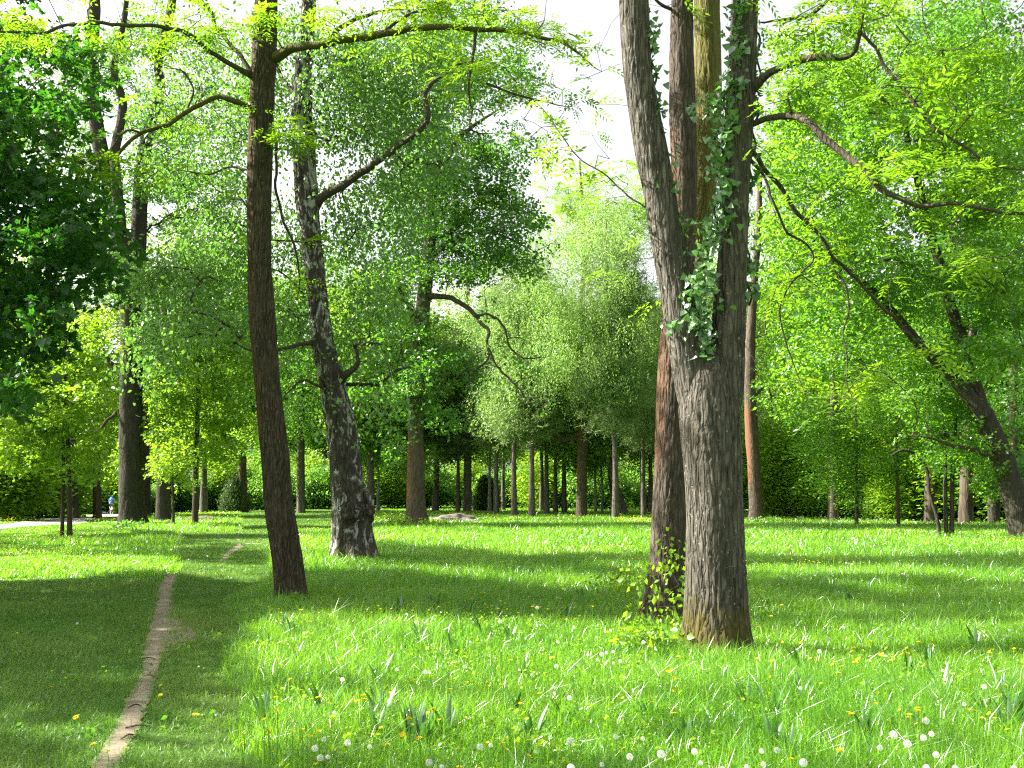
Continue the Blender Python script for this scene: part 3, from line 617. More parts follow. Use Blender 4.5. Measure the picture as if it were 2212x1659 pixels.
sapling('lime_tree','dark trunk behind the paired slim stems near the gravel path',[(163,1120,18),(158,1000,13),(156,850,10),(160,700,6)],[(170,820,100,70,1.,3),(110,690,110,70,1.,3),(210,900,60,70,1.1,2),(190,960,60,40,1.2,1)],'young',bark='E',cat='tree',Y=66)
# ---- J : pale weeping tree, straight reddish trunk
YJ=gdist(1117)
sapling('willow_tree','straight reddish trunk under a pale weeping crown at the far side of the meadow',[(1256,1112,26),(1257,1070,23),(1257,1000,21),(1261,890,19),(1262,780,16),(1258,650,12),(1262,520,8)],
 [(1180,600,80,110,.8,-5),(1300,560,90,120,.8,-5),(1240,700,110,90,.8,-6),(1360,680,80,110,.8,-5),(1130,740,70,60,.6,-6),(1180,800,70,50,.7,-3),(1350,800,70,60,.7,-3),(1300,810,50,40,.6,-2),(1080,680,60,80,.6,-3),(1310,450,70,60,.9),(1250,850,40,20,.5,2),(1080,850,60,50,.9),(1210,500,50,40,.8)],
 'willow','weep','K',scale=1.7,dz=5,Y=YJ,natt=160,cat='tree',others=[('branch',[(1253,948,12),(1235,946,12),(1212,950,11),(1190,935,11),(1180,910,9),(1176,880,7)]),('branch',[(1262,930,7),(1290,915,6),(1310,935,4)])],thr=.0,frq=.35,r0=.01)
# ---- trees right of the front ash
sapling('maple_tree','far trunk with a rust orange stain just right of the forked ash',[(1633,1130,36),(1633,1086,30),(1628,1000,28),(1622,900,27),(1620,800,23),(1623,700,20),(1630,600,16),(1638,500,14),(1642,380,10)],
 [(1700,620,90,90,.9,3),(1720,760,90,80,.9,3),(1690,480,70,80,.8,3),(1700,330,80,80,.7,3)],'maple',bark='K',cat='tree',Y=gdist(1128),dz=3,scale=1.3,others=[('branch',[(1630,860,8),(1650,835,6),(1665,850,5),(1668,900,3)])],natt=120,r0=.009)
sapling('birch_tree','pale slanting trunk in the shade right of the rust stained trunk',[(1706,1116,22),(1697,1070,15),(1688,1000,11),(1684,920,9),(1690,800,7)],[(1700,900,60,60,1.,2),(1680,990,50,40,.8,2),(1720,820,70,60,1.,2)],'beech','feather','far',cat='tree',Y=70,scale=1.6,r0=.01)
sapling('young_beech','slim young tree with a bare straight stem, left of the pair on the right lawn',[(1850,1142,10),(1851,1060,7),(1850,970,6),(1848,850,4)],[(1800,960,90,50,1.4),(1870,900,90,60,1.3),(1800,1030,70,36,1.2),(1760,900,70,50,1.),(1830,1080,50,16,.8)],'beech','feather',scale=1.5,Y=gdist(1141),dz=3)
sapling('young_beech','slim young tree with a bare straight stem, right of the pair on the right lawn',[(1941,1144,9),(1939,1060,7),(1937,960,6),(1936,850,4)],[(1940,880,80,60,1.2),(1900,820,70,50,1.),(1980,960,70,50,1.),(1900,1000,60,40,.8)],'beech','feather',scale=1.5,Y=gdist(1143),dz=3)
sapling('young_maple','clump of three slim dark stems fanning from one foot on the right lawn',[(2045,1160,10),(2042,1080,9),(2042,1000,8),(2038,900,6),(2030,800,4)],
 [(2080,900,90,70,1.2),(1990,870,80,60,1.1),(2060,980,80,50,1.),(2130,980,60,60,1.,-1),(2000,780,90,50,1.)],'maple','broad','E',scale=1.2,Y=gdist(1162),dz=2,
 others=[('stem',[(2032,1164,9),(2022,1110,8),(2008,1065,8),(2002,1015,7),(1985,985,7),(1950,972,6),(1925,985,4)]),('stem',[(2056,1164,12),(2057,1080,10),(2058,1000,9),(2066,900,6)])])
sapling('maple_tree','short thick rough trunk behind the clump of three stems',[(2087,1138,34),(2087,1080,29),(2090,980,24),(2095,850,18),(2100,700,12)],[(2110,800,110,90,1.2,2),(2180,700,90,100,1.2,2),(2060,700,90,80,1.,2),(2160,900,90,90,1.2,1)],'lime',bark='far2',cat='tree',Y=50,scale=1.2,dz=3,natt=130)
sapling('maple_tree','dark thick trunk between the rough trunk and the big leaning tree',[(2147,1140,28),(2147,1080,25),(2150,960,20),(2160,800,14)],[(2200,800,90,110,1.,2),(2180,960,70,80,1.1,1),(2150,1050,50,40,.8)],'maple',bark='E',cat='tree',Y=49,scale=1.2,dz=3)
# ---- L : big leaning maple at right
YL=gdist(1166); gL=gpt(2212,1166)
L_tr=px_path([(2216,1182,76),(2214,1164,62),(2207,1130,56),(2195,1086,52),(2170,1000,48),(2142,935,46),(2118,885,42),(2104,855,30)],YL,.15)
L_1=px_path([(2125,900,34),(2100,865,30),(2070,830,27),(2030,785,25),(1985,742,22),(1950,700,19),(1900,640,14),(1840,590,11),(1780,545,9),(1730,480,6)],YL-.4,.2)
L_2=px_path([(2122,895,34),(2105,830,28),(2085,760,26),(2072,715,25),(2050,650,23),(2030,570,20),(2002,480,18),(1985,400,15),(1960,300,12),(1950,180,9)],YL+.3,.2)
L_3=limb([(2160,990,20,0),(2110,975,12,-.5),(2050,960,10,-1),(1990,940,8,-1.4)],YL)
L_4=limb([(2040,610,12,.3),(1990,590,9,0),(1930,560,8,-.4),(1870,575,5,-.8)],YL)
clL=[(1830,380,120,100,1.4),(1950,300,130,100,1.4),(2080,300,130,110,1.3),(1750,500,110,90,1.4,-1),(1880,560,110,70,1.3,-1),(2000,640,110,80,1.2),(2120,560,110,100,1.3),(1790,680,100,70,1.3,-1),(2170,420,90,90,1.3),(2180,700,90,90,1.3),(1700,400,60,70,1.2,-1),(1900,750,100,50,1.2),(1760,780,90,60,1.2,-1),(2100,780,90,60,1.2),(1820,200,120,90,1.1,2),(2000,150,130,90,1.1,2),(2150,170,100,110,1.1,2),(2050,450,90,60,1.1),(1720,250,70,80,1.,2),(1950,-80,300,90,.5,2)]
make_tree('maple_tree','big dark maple leaning left from the right edge, with bright lit leaves','tree',gL,
 [('trunk',L_tr,'E',48,dict(ridge=.02,lump=.08,seed=71.,fr=3.,flare=.3)),('stem',L_1,'E',24,dict(lump=.12,seed=72.)),('stem',L_2,'E',24,dict(lump=.12,seed=73.)),('branch',L_3,'limb',8,{}),('branch',L_4,'limb',8,{})],
 clL,YL,'broad','maple','limb',1.35,3.2,natt=520,r0=.008,seg=.6,frq=.5,thr=-.04)
# second layer of maples behind on the right, each a tree
def backmaple(label,px,Y,wpx,cl,mat='maple',kind='broad',name='maple_tree',bark='far2',scale=1.9,dz=4,natt=200,lean=0,cat='tree'):
    z=gpt(px,1200); by=float(proj(np.array([[0,Y,0.]]))[1][0])
    tr=[(px,by+6,wpx*1.4),(px,by-8,wpx*1.05),(px+lean*.2,by-120,wpx*.9),(px+lean*.5,by-300,wpx*.7),(px+lean,by-520,wpx*.45),(px+lean*1.3,by-760,wpx*.2)]
    x=float(at(px,by,Y)[0])
    return make_tree(name,label,cat,(x,Y),[('trunk',px_path(tr,Y,.4),bark,20,dict(lump=.08,seed=px))],cl,Y,kind,mat,'limb',scale,dz,natt=natt,r0=.01,seg=.8,frq=.3,thr=-.06)
backmaple('tall maple filling the gap above the slim young trees on the right lawn',1800,56,24,[(1760,300,120,120,1.),(1850,480,130,110,1.1),(1740,560,110,90,1.1),(1850,680,120,80,1.1),(1760,150,120,100,.9),(1700,850,80,60,1.),(1880,120,120,110,.9),(1950,820,90,50,1.)],'maple')
backmaple('tall dark maple behind the clump of three stems',2010,54,26,[(2000,250,130,120,1.),(2080,430,130,110,1.3),(1990,560,100,80,1.),(2120,640,120,100,1.4),(2050,100,140,100,1.),(2170,250,100,130,1.1),(2050,760,120,70,1.2),(2160,820,100,80,1.3)],'lime')
backmaple('tall maple at the right edge behind the leaning tree',2190,46,26,[(2160,320,110,130,1.2),(2200,520,90,110,1.4),(2120,80,120,110,1.),(2210,700,90,110,1.4),(2200,880,80,100,1.4),(2190,1020,70,60,1.1)],'lime')
backmaple('pale leaved tree glimpsed between the two front ash trees',1560,68,22,[(1560,300,60,110,.5),(1580,500,60,110,.7),(1640,700,60,100,.9),(1520,650,50,110,.9),(1640,880,60,90,1.)],'willow','birch','birch_tree','white',2.0)
backmaple('loose crowned ash behind the weeping crown, below the open sky',1330,86,20,[(1240,430,80,50,.8),(1330,470,90,60,.9),(1190,390,50,40,.5),(1380,400,50,60,.7),(1290,370,60,36,.4),(1220,500,100,60,.8),(1380,520,60,60,.9)],'ash','pinnate','ash_tree',scale=2.6,dz=5,lean=-60)
backmaple('broad pale tree far behind the stained trunk',1010,84,18,[(1010,700,110,90,.9),(960,820,90,70,.8),(1080,620,80,80,.8),(900,1000,80,50,.6),(820,700,90,110,.8)],'willow','broad','lime_tree','far',1.9,6)
backmaple('pale birch wood tree behind the old birch',650,80,18,[(650,820,90,110,1.),(560,700,90,110,1.),(700,640,90,110,.9),(600,940,90,60,1.),(480,820,80,90,.9),(760,860,60,90,.8)],'beech','broad','lime_tree','far',1.9,6)
backmaple('bright crown behind the massive left trunk',210,72,18,[(200,820,110,110,1.),(120,700,110,90,1.),(280,640,80,110,.9),(210,520,110,90,.8),(60,600,100,110,.8),(400,560,90,110,.8)],'young','broad','lime_tree','far2',1.7,5)
# ---- background wood: prototypes copied
def generic(name,h,r,crown,kind,mat,bark,scale,nsp,natt,label,cat,lean=0.,thr=-.08,groupn=None,seed=0.):
    P=spline([[lean*t*t*h+.12*h*.1*math.sin(4*t+seed),.05*math.sin(3*t+seed),-.2+h*t,r*(1.3-.3*min(1,t*12)-.85*t)] for t in np.linspace(0,1,7)],.5)
    C=[]
    for (x,y,z,rx,ry,rz,k) in crown:
        u=rng.normal(size=(int(nsp*k),3)); u/=np.linalg.norm(u,axis=1)[:,None]; u*=(rng.uniform(size=len(u))**.42)[:,None]
        C.append(np.array([x,y,z])+u*np.array([rx,ry,rz]))
    C=np.vstack(C); C=C[(nz(C,.75,seed)>thr+.05*rng.normal(size=len(C)))&(C[:,2]>.4)]
    root=empty(name,(0,0,0)); tag(root,label,cat,groupn)
    V,T=tube(P,14,lump=.1,seed=seed); link('trunk',mesh_tri('trunk',V,T,[BK[bark]]),root)
    att=C[rng.choice(len(C),min(natt,len(C)),replace=False)]
    A,B,ra,rb=grow(P[::2],att,r0=.008,seg=.8); link('branches',edges_mesh('branches',A,B,ra,rb,[BK[bark]],4),root)['kind']='stuff'
    V,T,ti=scatter(kind,C,scale,tint=np.clip(.5+nz(C,.3,5)*.9+rng.normal(size=len(C))*.2,0,1)); link('crown',mesh_tri('crown',V,T,[LM[mat]],ti),root)
    return root
PR={}
PR['pine']=generic('pine_tree',19,.2,[(0,0,8.5,2.4,2.4,3.2,.8),(.3,0,14,2.1,2.1,4,1),(0,.3,6,1.6,1.6,1,.15)],'pine','pine','far',2.4,640,140,'x','tree',seed=1.)
PR['broad']=generic('lime_tree',23,.4,[(0,0,16,5.5,5.5,6,1),(3,0,11,3.5,3.5,3,.35),(-3,1,9.5,3.5,3.5,3,.35)],'broad','beech','far2',2.7,2900,140,'x','tree',seed=2.)
PR['broad2']=generic('lime_tree',21,.32,[(0,0,14,4.5,4.5,6.5,1),(2.5,1,9,3,3,3,.4),(-2,0,7.5,3,3,2.6,.35)],'broad','young','far',2.6,2700,130,'x','tree',lean=.03,seed=3.)
PR['birch']=generic('birch_tree',18,.14,[(0,0,12,3.2,3.2,6,1),(1,0,7,2.4,2.4,3,.3)],'birch','willow','white',3.0,2000,100,'x','tree',lean=.04,seed=4.)
PR['bush']=generic('bush',3.4,.07,[(0,0,1.9,2.4,2.2,1.9,1),(1.5,0,1.3,1.6,1.6,1.2,.4),(-1.4,.3,1.2,1.6,1.6,1.2,.4)],'broad','beech','far2',1.7,1000,50,'x','bush',seed=5.,thr=-.3)
PR['bush2']=generic('bush',5.,.08,[(0,0,3,2.6,2.6,3,1),(1.8,0,2.,1.8,1.8,1.6,.4)],'feather','young','far2',2.1,1200,60,'x','bush',seed=6.,thr=-.25)
def place(kind,px,Y,s=1.,sz=None,label=None,group=None,name=None,first={}):
    o=copy_tree(PR[kind]); x=float(at(px,1100,Y)[0]); o.location=(x,Y,float(H(x,Y))-.05); o.rotation_euler=(0,0,rng.uniform(0,2*PI)); o.scale=(s,s,sz or s)
    o['label']=label; 
    if group: o['group']=group
    return o
# front row of slim pines at the far meadow edge (trunk foot rows from the photograph)
pines=[(985,1108),(1078,1113),(1092,1104),(1117,1117),(1147,1118),(1165,1105),(1181,1112),(1204,1109),(1222,1114),(1284,1108),(1298,1119),(1323,1121),(1396,1116),(1405,1110)]
for i,(px,py) in enumerate(pines):
    k='birch' if px in(1284,1298) else 'pine'
    place(k,px,gdist(py) if not 1190<px<1300 else 79+i*.4,rng.uniform(.85,1.05)*(1.0 if k=='pine' else .8),label='slim grey %s at the far meadow edge, number %d from the left'%('pine' if k=='pine' else 'birch',i+1),group='slim trunks along the far meadow edge')
place('broad2',1350,76,.8,label='far trunk leaning left at the meadow edge, close left of the reddish ash'
      ).rotation_euler=(0,math.radians(-16),0)
mid=[(940,86,'broad2'),(1060,86,'birch'),(815,86,'birch'),(800,78,'broad2'),(835,130,'broad'),(868,128,'broad2'),(770,87,'birch'),(1385,86,'birch'),(1430,84,'broad2'),(1240,128,'broad2'),(1310,132,'broad2')]
for i,(px,Y,k) in enumerate(mid):
    place(k,px,Y,rng.uniform(.8,1.),label='full crowned tree in the far wood, number %d from the left'%(sorted(m[0] for m in mid).index(px)+1),group='second row trees of the far wood')
n=0
for i in range(40):
    px=-250+i*67+rng.uniform(-20,20); Y=rng.uniform(128,160); k=['broad','broad2','broad','birch','broad2','pine'][i%6]
    s=rng.uniform(.75,.95) if 950<px<1450 else rng.uniform(.9,1.2)
    place(k,px,Y,s,label='tree deep in the far wood, one of the back row behind the meadow',group='back row trees of the far wood')
for i in range(46):
    px=-200+i*57+rng.uniform(-20,20); Y=rng.uniform(97,110)
    place('bush' if i%3 else 'bush2',px,Y,rng.uniform(.9,1.5),label='leafy undergrowth bush at the foot of the far wood',group='undergrowth bushes of the far wood')
bl=[(-40,62,1.5,'bush2'),(30,70,1.4,'bush'),(80,74,1.5,'bush2'),(20,80,1.8,'bush2'),(112,82,1.4,'bush2'),(180,124,1.5,'bush'),(310,86,.8,'bush'),(310,100,1.3,'bush2'),(-60,76,1.8,'bush2'),(60,126,2.0,'bush2'),(120,112,1.8,'bush2'),(235,118,1.8,'bush2')]
for i,(px,Y,s,k) in enumerate(bl):
    place(k,px,Y,s,label='dark green bush along the gravel path, number %d from the left edge'%(sorted(b[0] for b in bl).index(px)+1),group='bushes along the gravel path')
br=[(1700,68,.9,'bush2'),(1785,63,.9,'bush2'),(1965,57,.8,'bush2'),(1905,60,.7,'bush'),(1670,80,1.4,'bush2'),(1730,86,1.7,'bush'),(1760,66,1.4,'bush2'),(1800,74,1.6,'bush2'),(1890,64,1.5,'bush2'),(1930,72,1.8,'bush2'),(1990,60,1.5,'bush2'),(2030,68,1.8,'bush2'),(2120,58,1.4,'bush2'),(2180,54,1.6,'bush2'),(2235,60,1.8,'bush2'),(2080,74,2.,'bush2'),(1840,84,2.,'bush2')]
for i,(px,Y,s,k) in enumerate(br):
    place(k,px,Y,s,label='bright feathery bush behind the right lawn, number %d from the forked ash'%(sorted(b[0] for b in br).index(px)+1),group='bushes behind the right lawn')
bt=[(1665,88),(1740,90),(1790,90),(1900,88),(1980,84),(2060,80),(2130,76),(2210,72),(-30,128),(90,134),(-80,72),(250,140),(440,90),(520,88),(590,130),(700,132)]
for i,(px,Y) in enumerate(bt):
    place(['broad2','broad'][i%2],px,Y,rng.uniform(.8,1.05),label='broad tree at the side of the far wood, number %d from the left'%(sorted(b[0] for b in bt).index(px)+1),group='broad trees at the sides of the far wood')
for k,o in PR.items():
    for ch in list(o.children): bpy.data.objects.remove(ch)
    bpy.data.objects.remove(o)
# conical junipers
def conebush(px,py,w,h,label,sd):
    Y=gdist(py); m=ppm(px,py,Y); b=at(px,py,Y); b=np.array([b[0],Y,float(H(b[0],Y))]); root=empty('juniper_bush',b); tag(root,label,'bush')
    n=1500; t=rng.uniform(size=n)**1.3; a=rng.uniform(0,2*PI,n); R=w*m*.5*np.sqrt(np.clip(1-t,0,1))*(.9+.25*np.sin(a*5+t*9))*rng.uniform(.6,1,n)**.5*np.where(t<.12,.85,1)
    P=np.column_stack([np.cos(a)*R,np.sin(a)*R,t*h*m+.1])
    V,T,ti=scatter('juniper',P,2.4,tilt=.25); link('foliage',mesh_tri('foliage',V,T,[LM['juniper']],ti),root)
    P2=spline([[0,0,-.1,.08],[0.02,0,h*m*.4,.05],[0,0,h*m*.85,.02]],.3); V,T=tube(P2,8); link('stem',mesh_tri('stem',V,T,[BK['far2']]),root)
conebush(507,1106,56,64,'small conical juniper beside the path, left of the leaning brown tree',1)
conebush(1050,1106,50,66,'rounded dark juniper at the far meadow edge, left of the slim pines',2)
# ---------------------------------------------------------------- ivy on the forked ash
def ivy():
    b=np.array([gA[0],gA[1],float(H(*gA))]); root=empty('ivy_vine',b+np.array([0,-.3,0])); tag(root,'glossy leaved ivy climbing in the fork of the large front ash','ivy')
    rb=b+np.array([0,-.3,0])
    lanes=[[(1520,765),(1512,700),(1505,640),(1520,560),(1545,500),(1550,420),(1555,350),(1560,290),(1570,210),(1590,120),(1592,40),(1588,-40)],
           [(1510,750),(1490,700),(1480,620),(1470,560),(1462,500),(1440,400),(1425,300),(1415,210),(1410,110),(1400,30)],
           [(1618,660),(1614,560),(1612,470),(1622,380),(1628,300),(1635,240),(1636,170),(1640,110),(1625,40)]]
    C=[];pa=[]
    for li,l in enumerate(lanes):
        Yd=YA-.02-(.16 if li==0 else 0)+(.12 if li==2 else 0)
        p=px_path([(x,y,5) for x,y in l],Yd,.05); p[:,1]+=rng.normal(size=len(p))*.01
        p[:,0]+=.03*np.sin(np.arange(len(p))*.7); pa.append(p-np.array([*rb,0]))
        den=[3.4,1.3,1.3][li]; sp=[.05,.04,.035][li]
        k=rng.integers(0,len(p),int(len(p)*den*.62)); q=p[k,:3]+rng.normal(size=(len(k),3))*np.array([sp,.03,.03]); 
        q[:,1]-=.05*(rng.uniform(size=len(k))); C.append(q)
    for (x,y,r,nn) in ((1530,232,30,10),(1495,690,30,12),(1510,640,34,12),(1535,480,26,8),(1455,700,12,4),(1560,300,20,8)):
        a=rng.normal(size=(nn,2)); q=at(x+a[:,0]*r*.6,y+a[:,1]*r*.6,YA-.22+rng.normal(size=nn)*.05); C.append(q)
    C=np.vstack(C); V,T,ti=scatter('ivy',C-rb,.7,yaw=rng.normal(size=len(C))*.7,tilt=.45)
    link('leaves',mesh_tri('leaves',V,T,[LM['ivy']],ti,flat=True),root)
    for p in pa:
        p[:,3]=.012; V,T=tube(p,6); link('vine_stem',mesh_tri('vine_stem',V,T,[BK['limb']]),root)
ivy()
# ---------------------------------------------------------------- shrubs and weeds near the trunks
def shrub(name,label,px,py,cl,kind,mat,scale,natt,cat='shrub',dz=.3,Y=None):
    Y=Y or gdist(py); b=at(px,py,Y); b=np.array([b[0],Y,float(H(b[0],Y))])
    root=empty(name,b); tag(root,label,cat)
    P=clump_pts(cl,Y,kind,scale,dz,2.,-.35,0.,.03)
    nodes=np.array([[b[0]+.03*i*((-1)**i),Y,.02+b[2]+.12*i,.012] for i in range(4)])
    A,B,ra,rb=grow(nodes,P[rng.choice(len(P),min(natt,len(P)),replace=False)],r0=.0022,seg=.12,wob=.1)
    link('stems',edges_mesh('stems',A-b,B-b,ra,rb,[BK['limb']],5),root)['kind']='stuff'
    V,T,ti=scatter(kind,P-b,scale); link('foliage',mesh_tri('foliage',V,T,[LM[mat]],ti),root); return root
shrub('leafy_shrub','light green leafy shrub growing between the two front ash trunks',1458,1345,[(1462,1175,26,26,.9),(1440,1165,24,14,.6),(1430,1200,24,12,.6),(1462,1225,22,26,.9),(1452,1265,34,22,.8),(1446,1310,46,30,.9),(1420,1262,30,12,.4)],'birch','young',1.25,110,Y=YB-.85)
shrub('leafy_shrub','small pale shrub in the meadow left of the reddish ash',1345,1290,[(1340,1238,42,18,.7),(1370,1222,22,12,.6),(1315,1250,28,12,.5),(1355,1262,30,14,.5)],'birch','young',1.,60,Y=14.6)
shrub('ground_elder','low plant with broad pale leaves at the foot of the forked ash',1400,1430,[(1390,1385,70,26,1.8),(1440,1380,40,26,1.6),(1330,1395,50,22,1.2),(1400,1415,80,18,1.5),(1560,1410,60,14,.8)],'broad','young',.75,50,'plant',.35,Y=YA-.25)
shrub('nettle_patch','dark weedy growth round the foot of the massive left trunk',295,1160,[(290,1140,60,12,1.5),(340,1146,50,12,1.3),(250,1148,36,9,1.)],'broad','lime',.9,40,'weeds',1.2,Y=YE-1.2)
shrub('nettle_patch','tall weeds at the foot of the orange stained trunk',915,1150,[(915,1136,40,10,1.4),(860,1128,24,14,1.2),(950,1136,24,9,1.2)],'broad','young',.8,40,'weeds',.8,Y=YH-1.3)
shrub('nettle_patch','leafy weeds at the foot of the leaning brown tree',630,1320,[(625,1300,54,16,.9),(560,1322,60,16,.8),(660,1290,26,14,.7),(520,1345,50,12,.5)],'feather','lime',.7,50,'weeds',.4,Y=YC-.55)
shrub('nettle_patch','weeds at the foot of the rust stained trunk right of the forked ash',1650,1140,[(1655,1128,34,12,1.2),(1630,1132,30,9,1.)],'broad','beech',1.,30,'weeds',.8,Y=gdist(1136))
# ---------------------------------------------------------------- ground
def groundmat():
    m,nt,out=newmat('meadow_ground'); L=nt.links
    tc=N(nt,'TexCoord'); n1=N(nt,'TexNoise',i_Scale=.5,i_Detail=8.,i_Roughness=.6); L.new(tc.outputs['Object'],n1.inputs[0])
    n2=N(nt,'TexNoise',i_Scale=9.,i_Detail=8.,i_Roughness=.8); L.new(tc.outputs['Object'],n2.inputs[0])
    c1=ramp(nt,n1.outputs['Fac'],[(.35,(.05,.115,.018)),(.65,(.085,.17,.03))]); c2=ramp(nt,n2.outputs['Fac'],[(.35,(.04,.05,.02)),(.62,(.10,.2,.035))])
    c=mixc(nt,.5,c1,c2); p=N(nt,'BsdfPrincipled',i_Roughness=1.); p.inputs['Specular IOR Level'].default_value=.05; L.new(c,p.inputs['Base Color'])
    b=N(nt,'Bump',i_Strength=.8,i_Distance=.05); L.new(n2.outputs['Fac'],b.inputs['Height']); L.new(b.outputs[0],p.inputs['Normal']); L.new(p.outputs[0],out.inputs[0]); return m
def grid():
    t=np.linspace(-1,1,201); xs=np.sinh(t*4.2)/np.sinh(4.2)*600; ys=np.sinh(np.linspace(-.75,1,241)*4.2)/np.sinh(4.2)*700+8
    X,Y=np.meshgrid(xs,ys); V=np.column_stack([X.ravel(),Y.ravel(),H(X,Y).ravel()])
    n=len(xs); i=np.arange(len(ys)-1)[:,None]*n; j=np.arange(n-1)[None]; T=np.stack([i+j,i+j+1,i+n+j+1,i+n+j],-1).reshape(-1,4)
    tag(link('ground',mesh_tri('ground',V,T,[groundmat()])),'green grassy ground under the trees','ground',kind='structure')
grid()
def dirtmat(name,a,b,sc=6):
    m,nt,out=newmat(name); L=nt.links
    tc=N(nt,'TexCoord'); n1=N(nt,'TexNoise',i_Scale=float(sc),i_Detail=9.,i_Roughness=.75); L.new(tc.outputs['Object'],n1.inputs[0])
    v=N(nt,'TexVoronoi',i_Scale=sc*14.); L.new(tc.outputs['Object'],v.inputs[0])
    c=ramp(nt,n1.outputs['Fac'],[(.3,a),(.7,b)]); c=mixc(nt,ramp(nt,v.outputs['Distance'],[(.08,g3(.35)),(.2,g3(0))]),c,tuple(x*.6 for x in a))
    p=N(nt,'BsdfPrincipled',i_Roughness=.95); p.inputs['Specular IOR Level'].default_value=.1; L.new(c,p.inputs['Base Color'])
    bm=N(nt,'Bump',i_Strength=.7,i_Distance=.02); L.new(n1.outputs['Fac'],bm.inputs['Height']); L.new(bm.outputs[0],p.inputs['Normal']); L.new(p.outputs[0],out.inputs[0]); return m
DIRT=dirtmat('trodden_earth',(.13,.10,.07),(.33,.275,.20),4); GRAV=dirtmat('pale_gravel',(.30,.28,.26),(.48,.46,.43),9)
P1=[(1750,150,215),(1700,180,240),(1659,203,262),(1620,228,280),(1589,247,298),(1555,262,312),(1523,270,324),(1490,290,332),(1456,306,340),(1430,309,345),(1406,309,352),(1390,312,395),(1373,317,432),(1358,322,430),(1346,325,415),(1336,328,385),(1319,333,371),(1295,338,371),(1273,343,374),(1258,350,379),(1246,360,384)]
P2=[(1226,466,474),(1212,474,487),(1199,483,500),(1190,495,520),(1183,506,534),(1176,512,522),(1166,511,519),(1155,512,518),(1146,513,520)]
def pathmesh(name,rows,label,mat,sub=6,jit=4,lift=.014):
    r=np.array(rows[::-1],float) if rows[0][0]>rows[-1][0] else np.array(rows,float)
    py=np.linspace(r[0,0],r[-1,0],len(r)*sub*2); l=np.interp(py,r[:,0],r[:,1]); rr=np.interp(py,r[:,0],r[:,2])
    f=np.array([noise.noise((y*.11,0,1)) for y in py]); f2=np.array([noise.noise((y*.11,5,2)) for y in py]); f3=np.array([noise.noise((y*.5,5,2)) for y in py])
    rj=rng.normal(size=len(py))*jit*.18; l=l+f*jit+f3*jit*.5+rj; rr=rr+f2*jit-f3*jit*.5+rj[::-1]; k=9; V=[]
    for i in range(k):
        t=i/(k-1); g=gpt(l+(rr-l)*t,py); V.append(np.column_stack([g,H(g[:,0],g[:,1])+lift]))
    V=np.stack(V,1).reshape(-1,3); m=len(py); i=np.arange(m-1)[:,None]*k; j=np.arange(k-1)[None]
    T=np.stack([i+j,i+k+j,i+k+j+1,i+j+1],-1).reshape(-1,4)
    tag(link(name,mesh_tri(name,V,T,[mat])),label,'path',kind='structure')
pathmesh('dirt_path',P1,'narrow trodden earth path through the lawn',DIRT,jit=9)
pathmesh('dirt_path',P2,'far stretch of the trodden earth path curving away',DIRT,jit=2)
def polymesh(name,c,rx,ry,label,mat,seed,lift=.01,n=40):
    g0=gpt(*c); V=[[g0[0],g0[1],float(H(*g0))+lift]]
    for i in range(n):
        a=2*PI*i/n; k=1+.35*noise.noise((math.cos(a)*2+seed,math.sin(a)*2,0)); x=g0[0]+rx*k*math.cos(a); y=g0[1]+ry*k*math.sin(a); V.append([x,y,float(H(x,y))+lift])
    T=[(0,i+1,(i+1)%n+1) for i in range(n)]
    tag(link(name,mesh_tri(name,np.array(V),np.array(T),[mat])),label,'path',kind='structure')
    return (g0[0],g0[1],rx,ry)
PATCH=[polymesh('bare_earth',(545,1174),.28,.35,'bare earth patch by the far stretch of path',DIRT,2),
       polymesh('sand_patch',(818,1131),1.1,2.2,'pale sandy patch behind the old birch',GRAV,3)]
# gravel path at left, beyond the lawn
gp=np.array([(-36,30),(-27.5,37.5),(-24.0,44),(-24.3,52),(-27.5,62),(-31,72),(-34.5,84),(-38,97),(-44,112)],float)
gq=spline(np.column_stack([gp,np.zeros(len(gp)),np.full(len(gp),1.)]),.7)[:,:2]
tn=np.gradient(gq,axis=0); tn/=np.linalg.norm(tn,axis=1)[:,None]; nr=np.column_stack([-tn[:,1],tn[:,0]])
V=[]
for i,t in enumerate(np.linspace(-1.6,1.6,7)):
    q=gq+nr*(t+(.15*np.sin(np.arange(len(gq))*1.3+i))[:,None]*(i in(0,6))); V.append(np.column_stack([q,H(q[:,0],q[:,1])+.02]))
V=np.stack(V,1).reshape(-1,3); k=7;m_=len(gq); i=np.arange(m_-1)[:,None]*k; j=np.arange(k-1)[None]
tag(link('gravel_path',mesh_tri('gravel_path',V,np.stack([i+j,i+j+1,i+k+j+1,i+k+j],-1).reshape(-1,4),[GRAV])),'pale gravel path crossing at far left','path',kind='structure')
def gravdist(x,y):
    d=np.full(len(x),99.)
    for i in range(0,len(gq),2): d=np.minimum(d,np.hypot(x-gq[i,0],y-gq[i,1]))
    return d
# boulder and earth mound
q=gpt(978,1127); b_=blob('boulder',(0,0,0),(1.45,.7,.5),dirtmat('mossy_rock',(.10,.085,.07),(.26,.22,.19),3),3.,None,5,.28,1.6); b_.location=(q[0],q[1],-.08); tag(b_,'low grey brown boulder in the grass right of the orange stained trunk','boulder')
q=gpt(1025,1130); b_=blob('boulder',(0,0,0),(.5,.35,.22),bpy.data.materials['mossy_rock'],8.,None,4,.3,2.); b_.location=(q[0],q[1],-.02); tag(b_,'small stone at the right foot of the low boulder','boulder')
q=gpt(437,1124); b_=blob('earth_mound',(0,0,0),(1.1,.8,.26),dirtmat('mound_earth',(.10,.07,.05),(.20,.14,.10),6),5.,None,4,.25,2.); b_.location=(q[0],q[1],0); tag(b_,'low brown earth mound behind the lit sapling','mound')
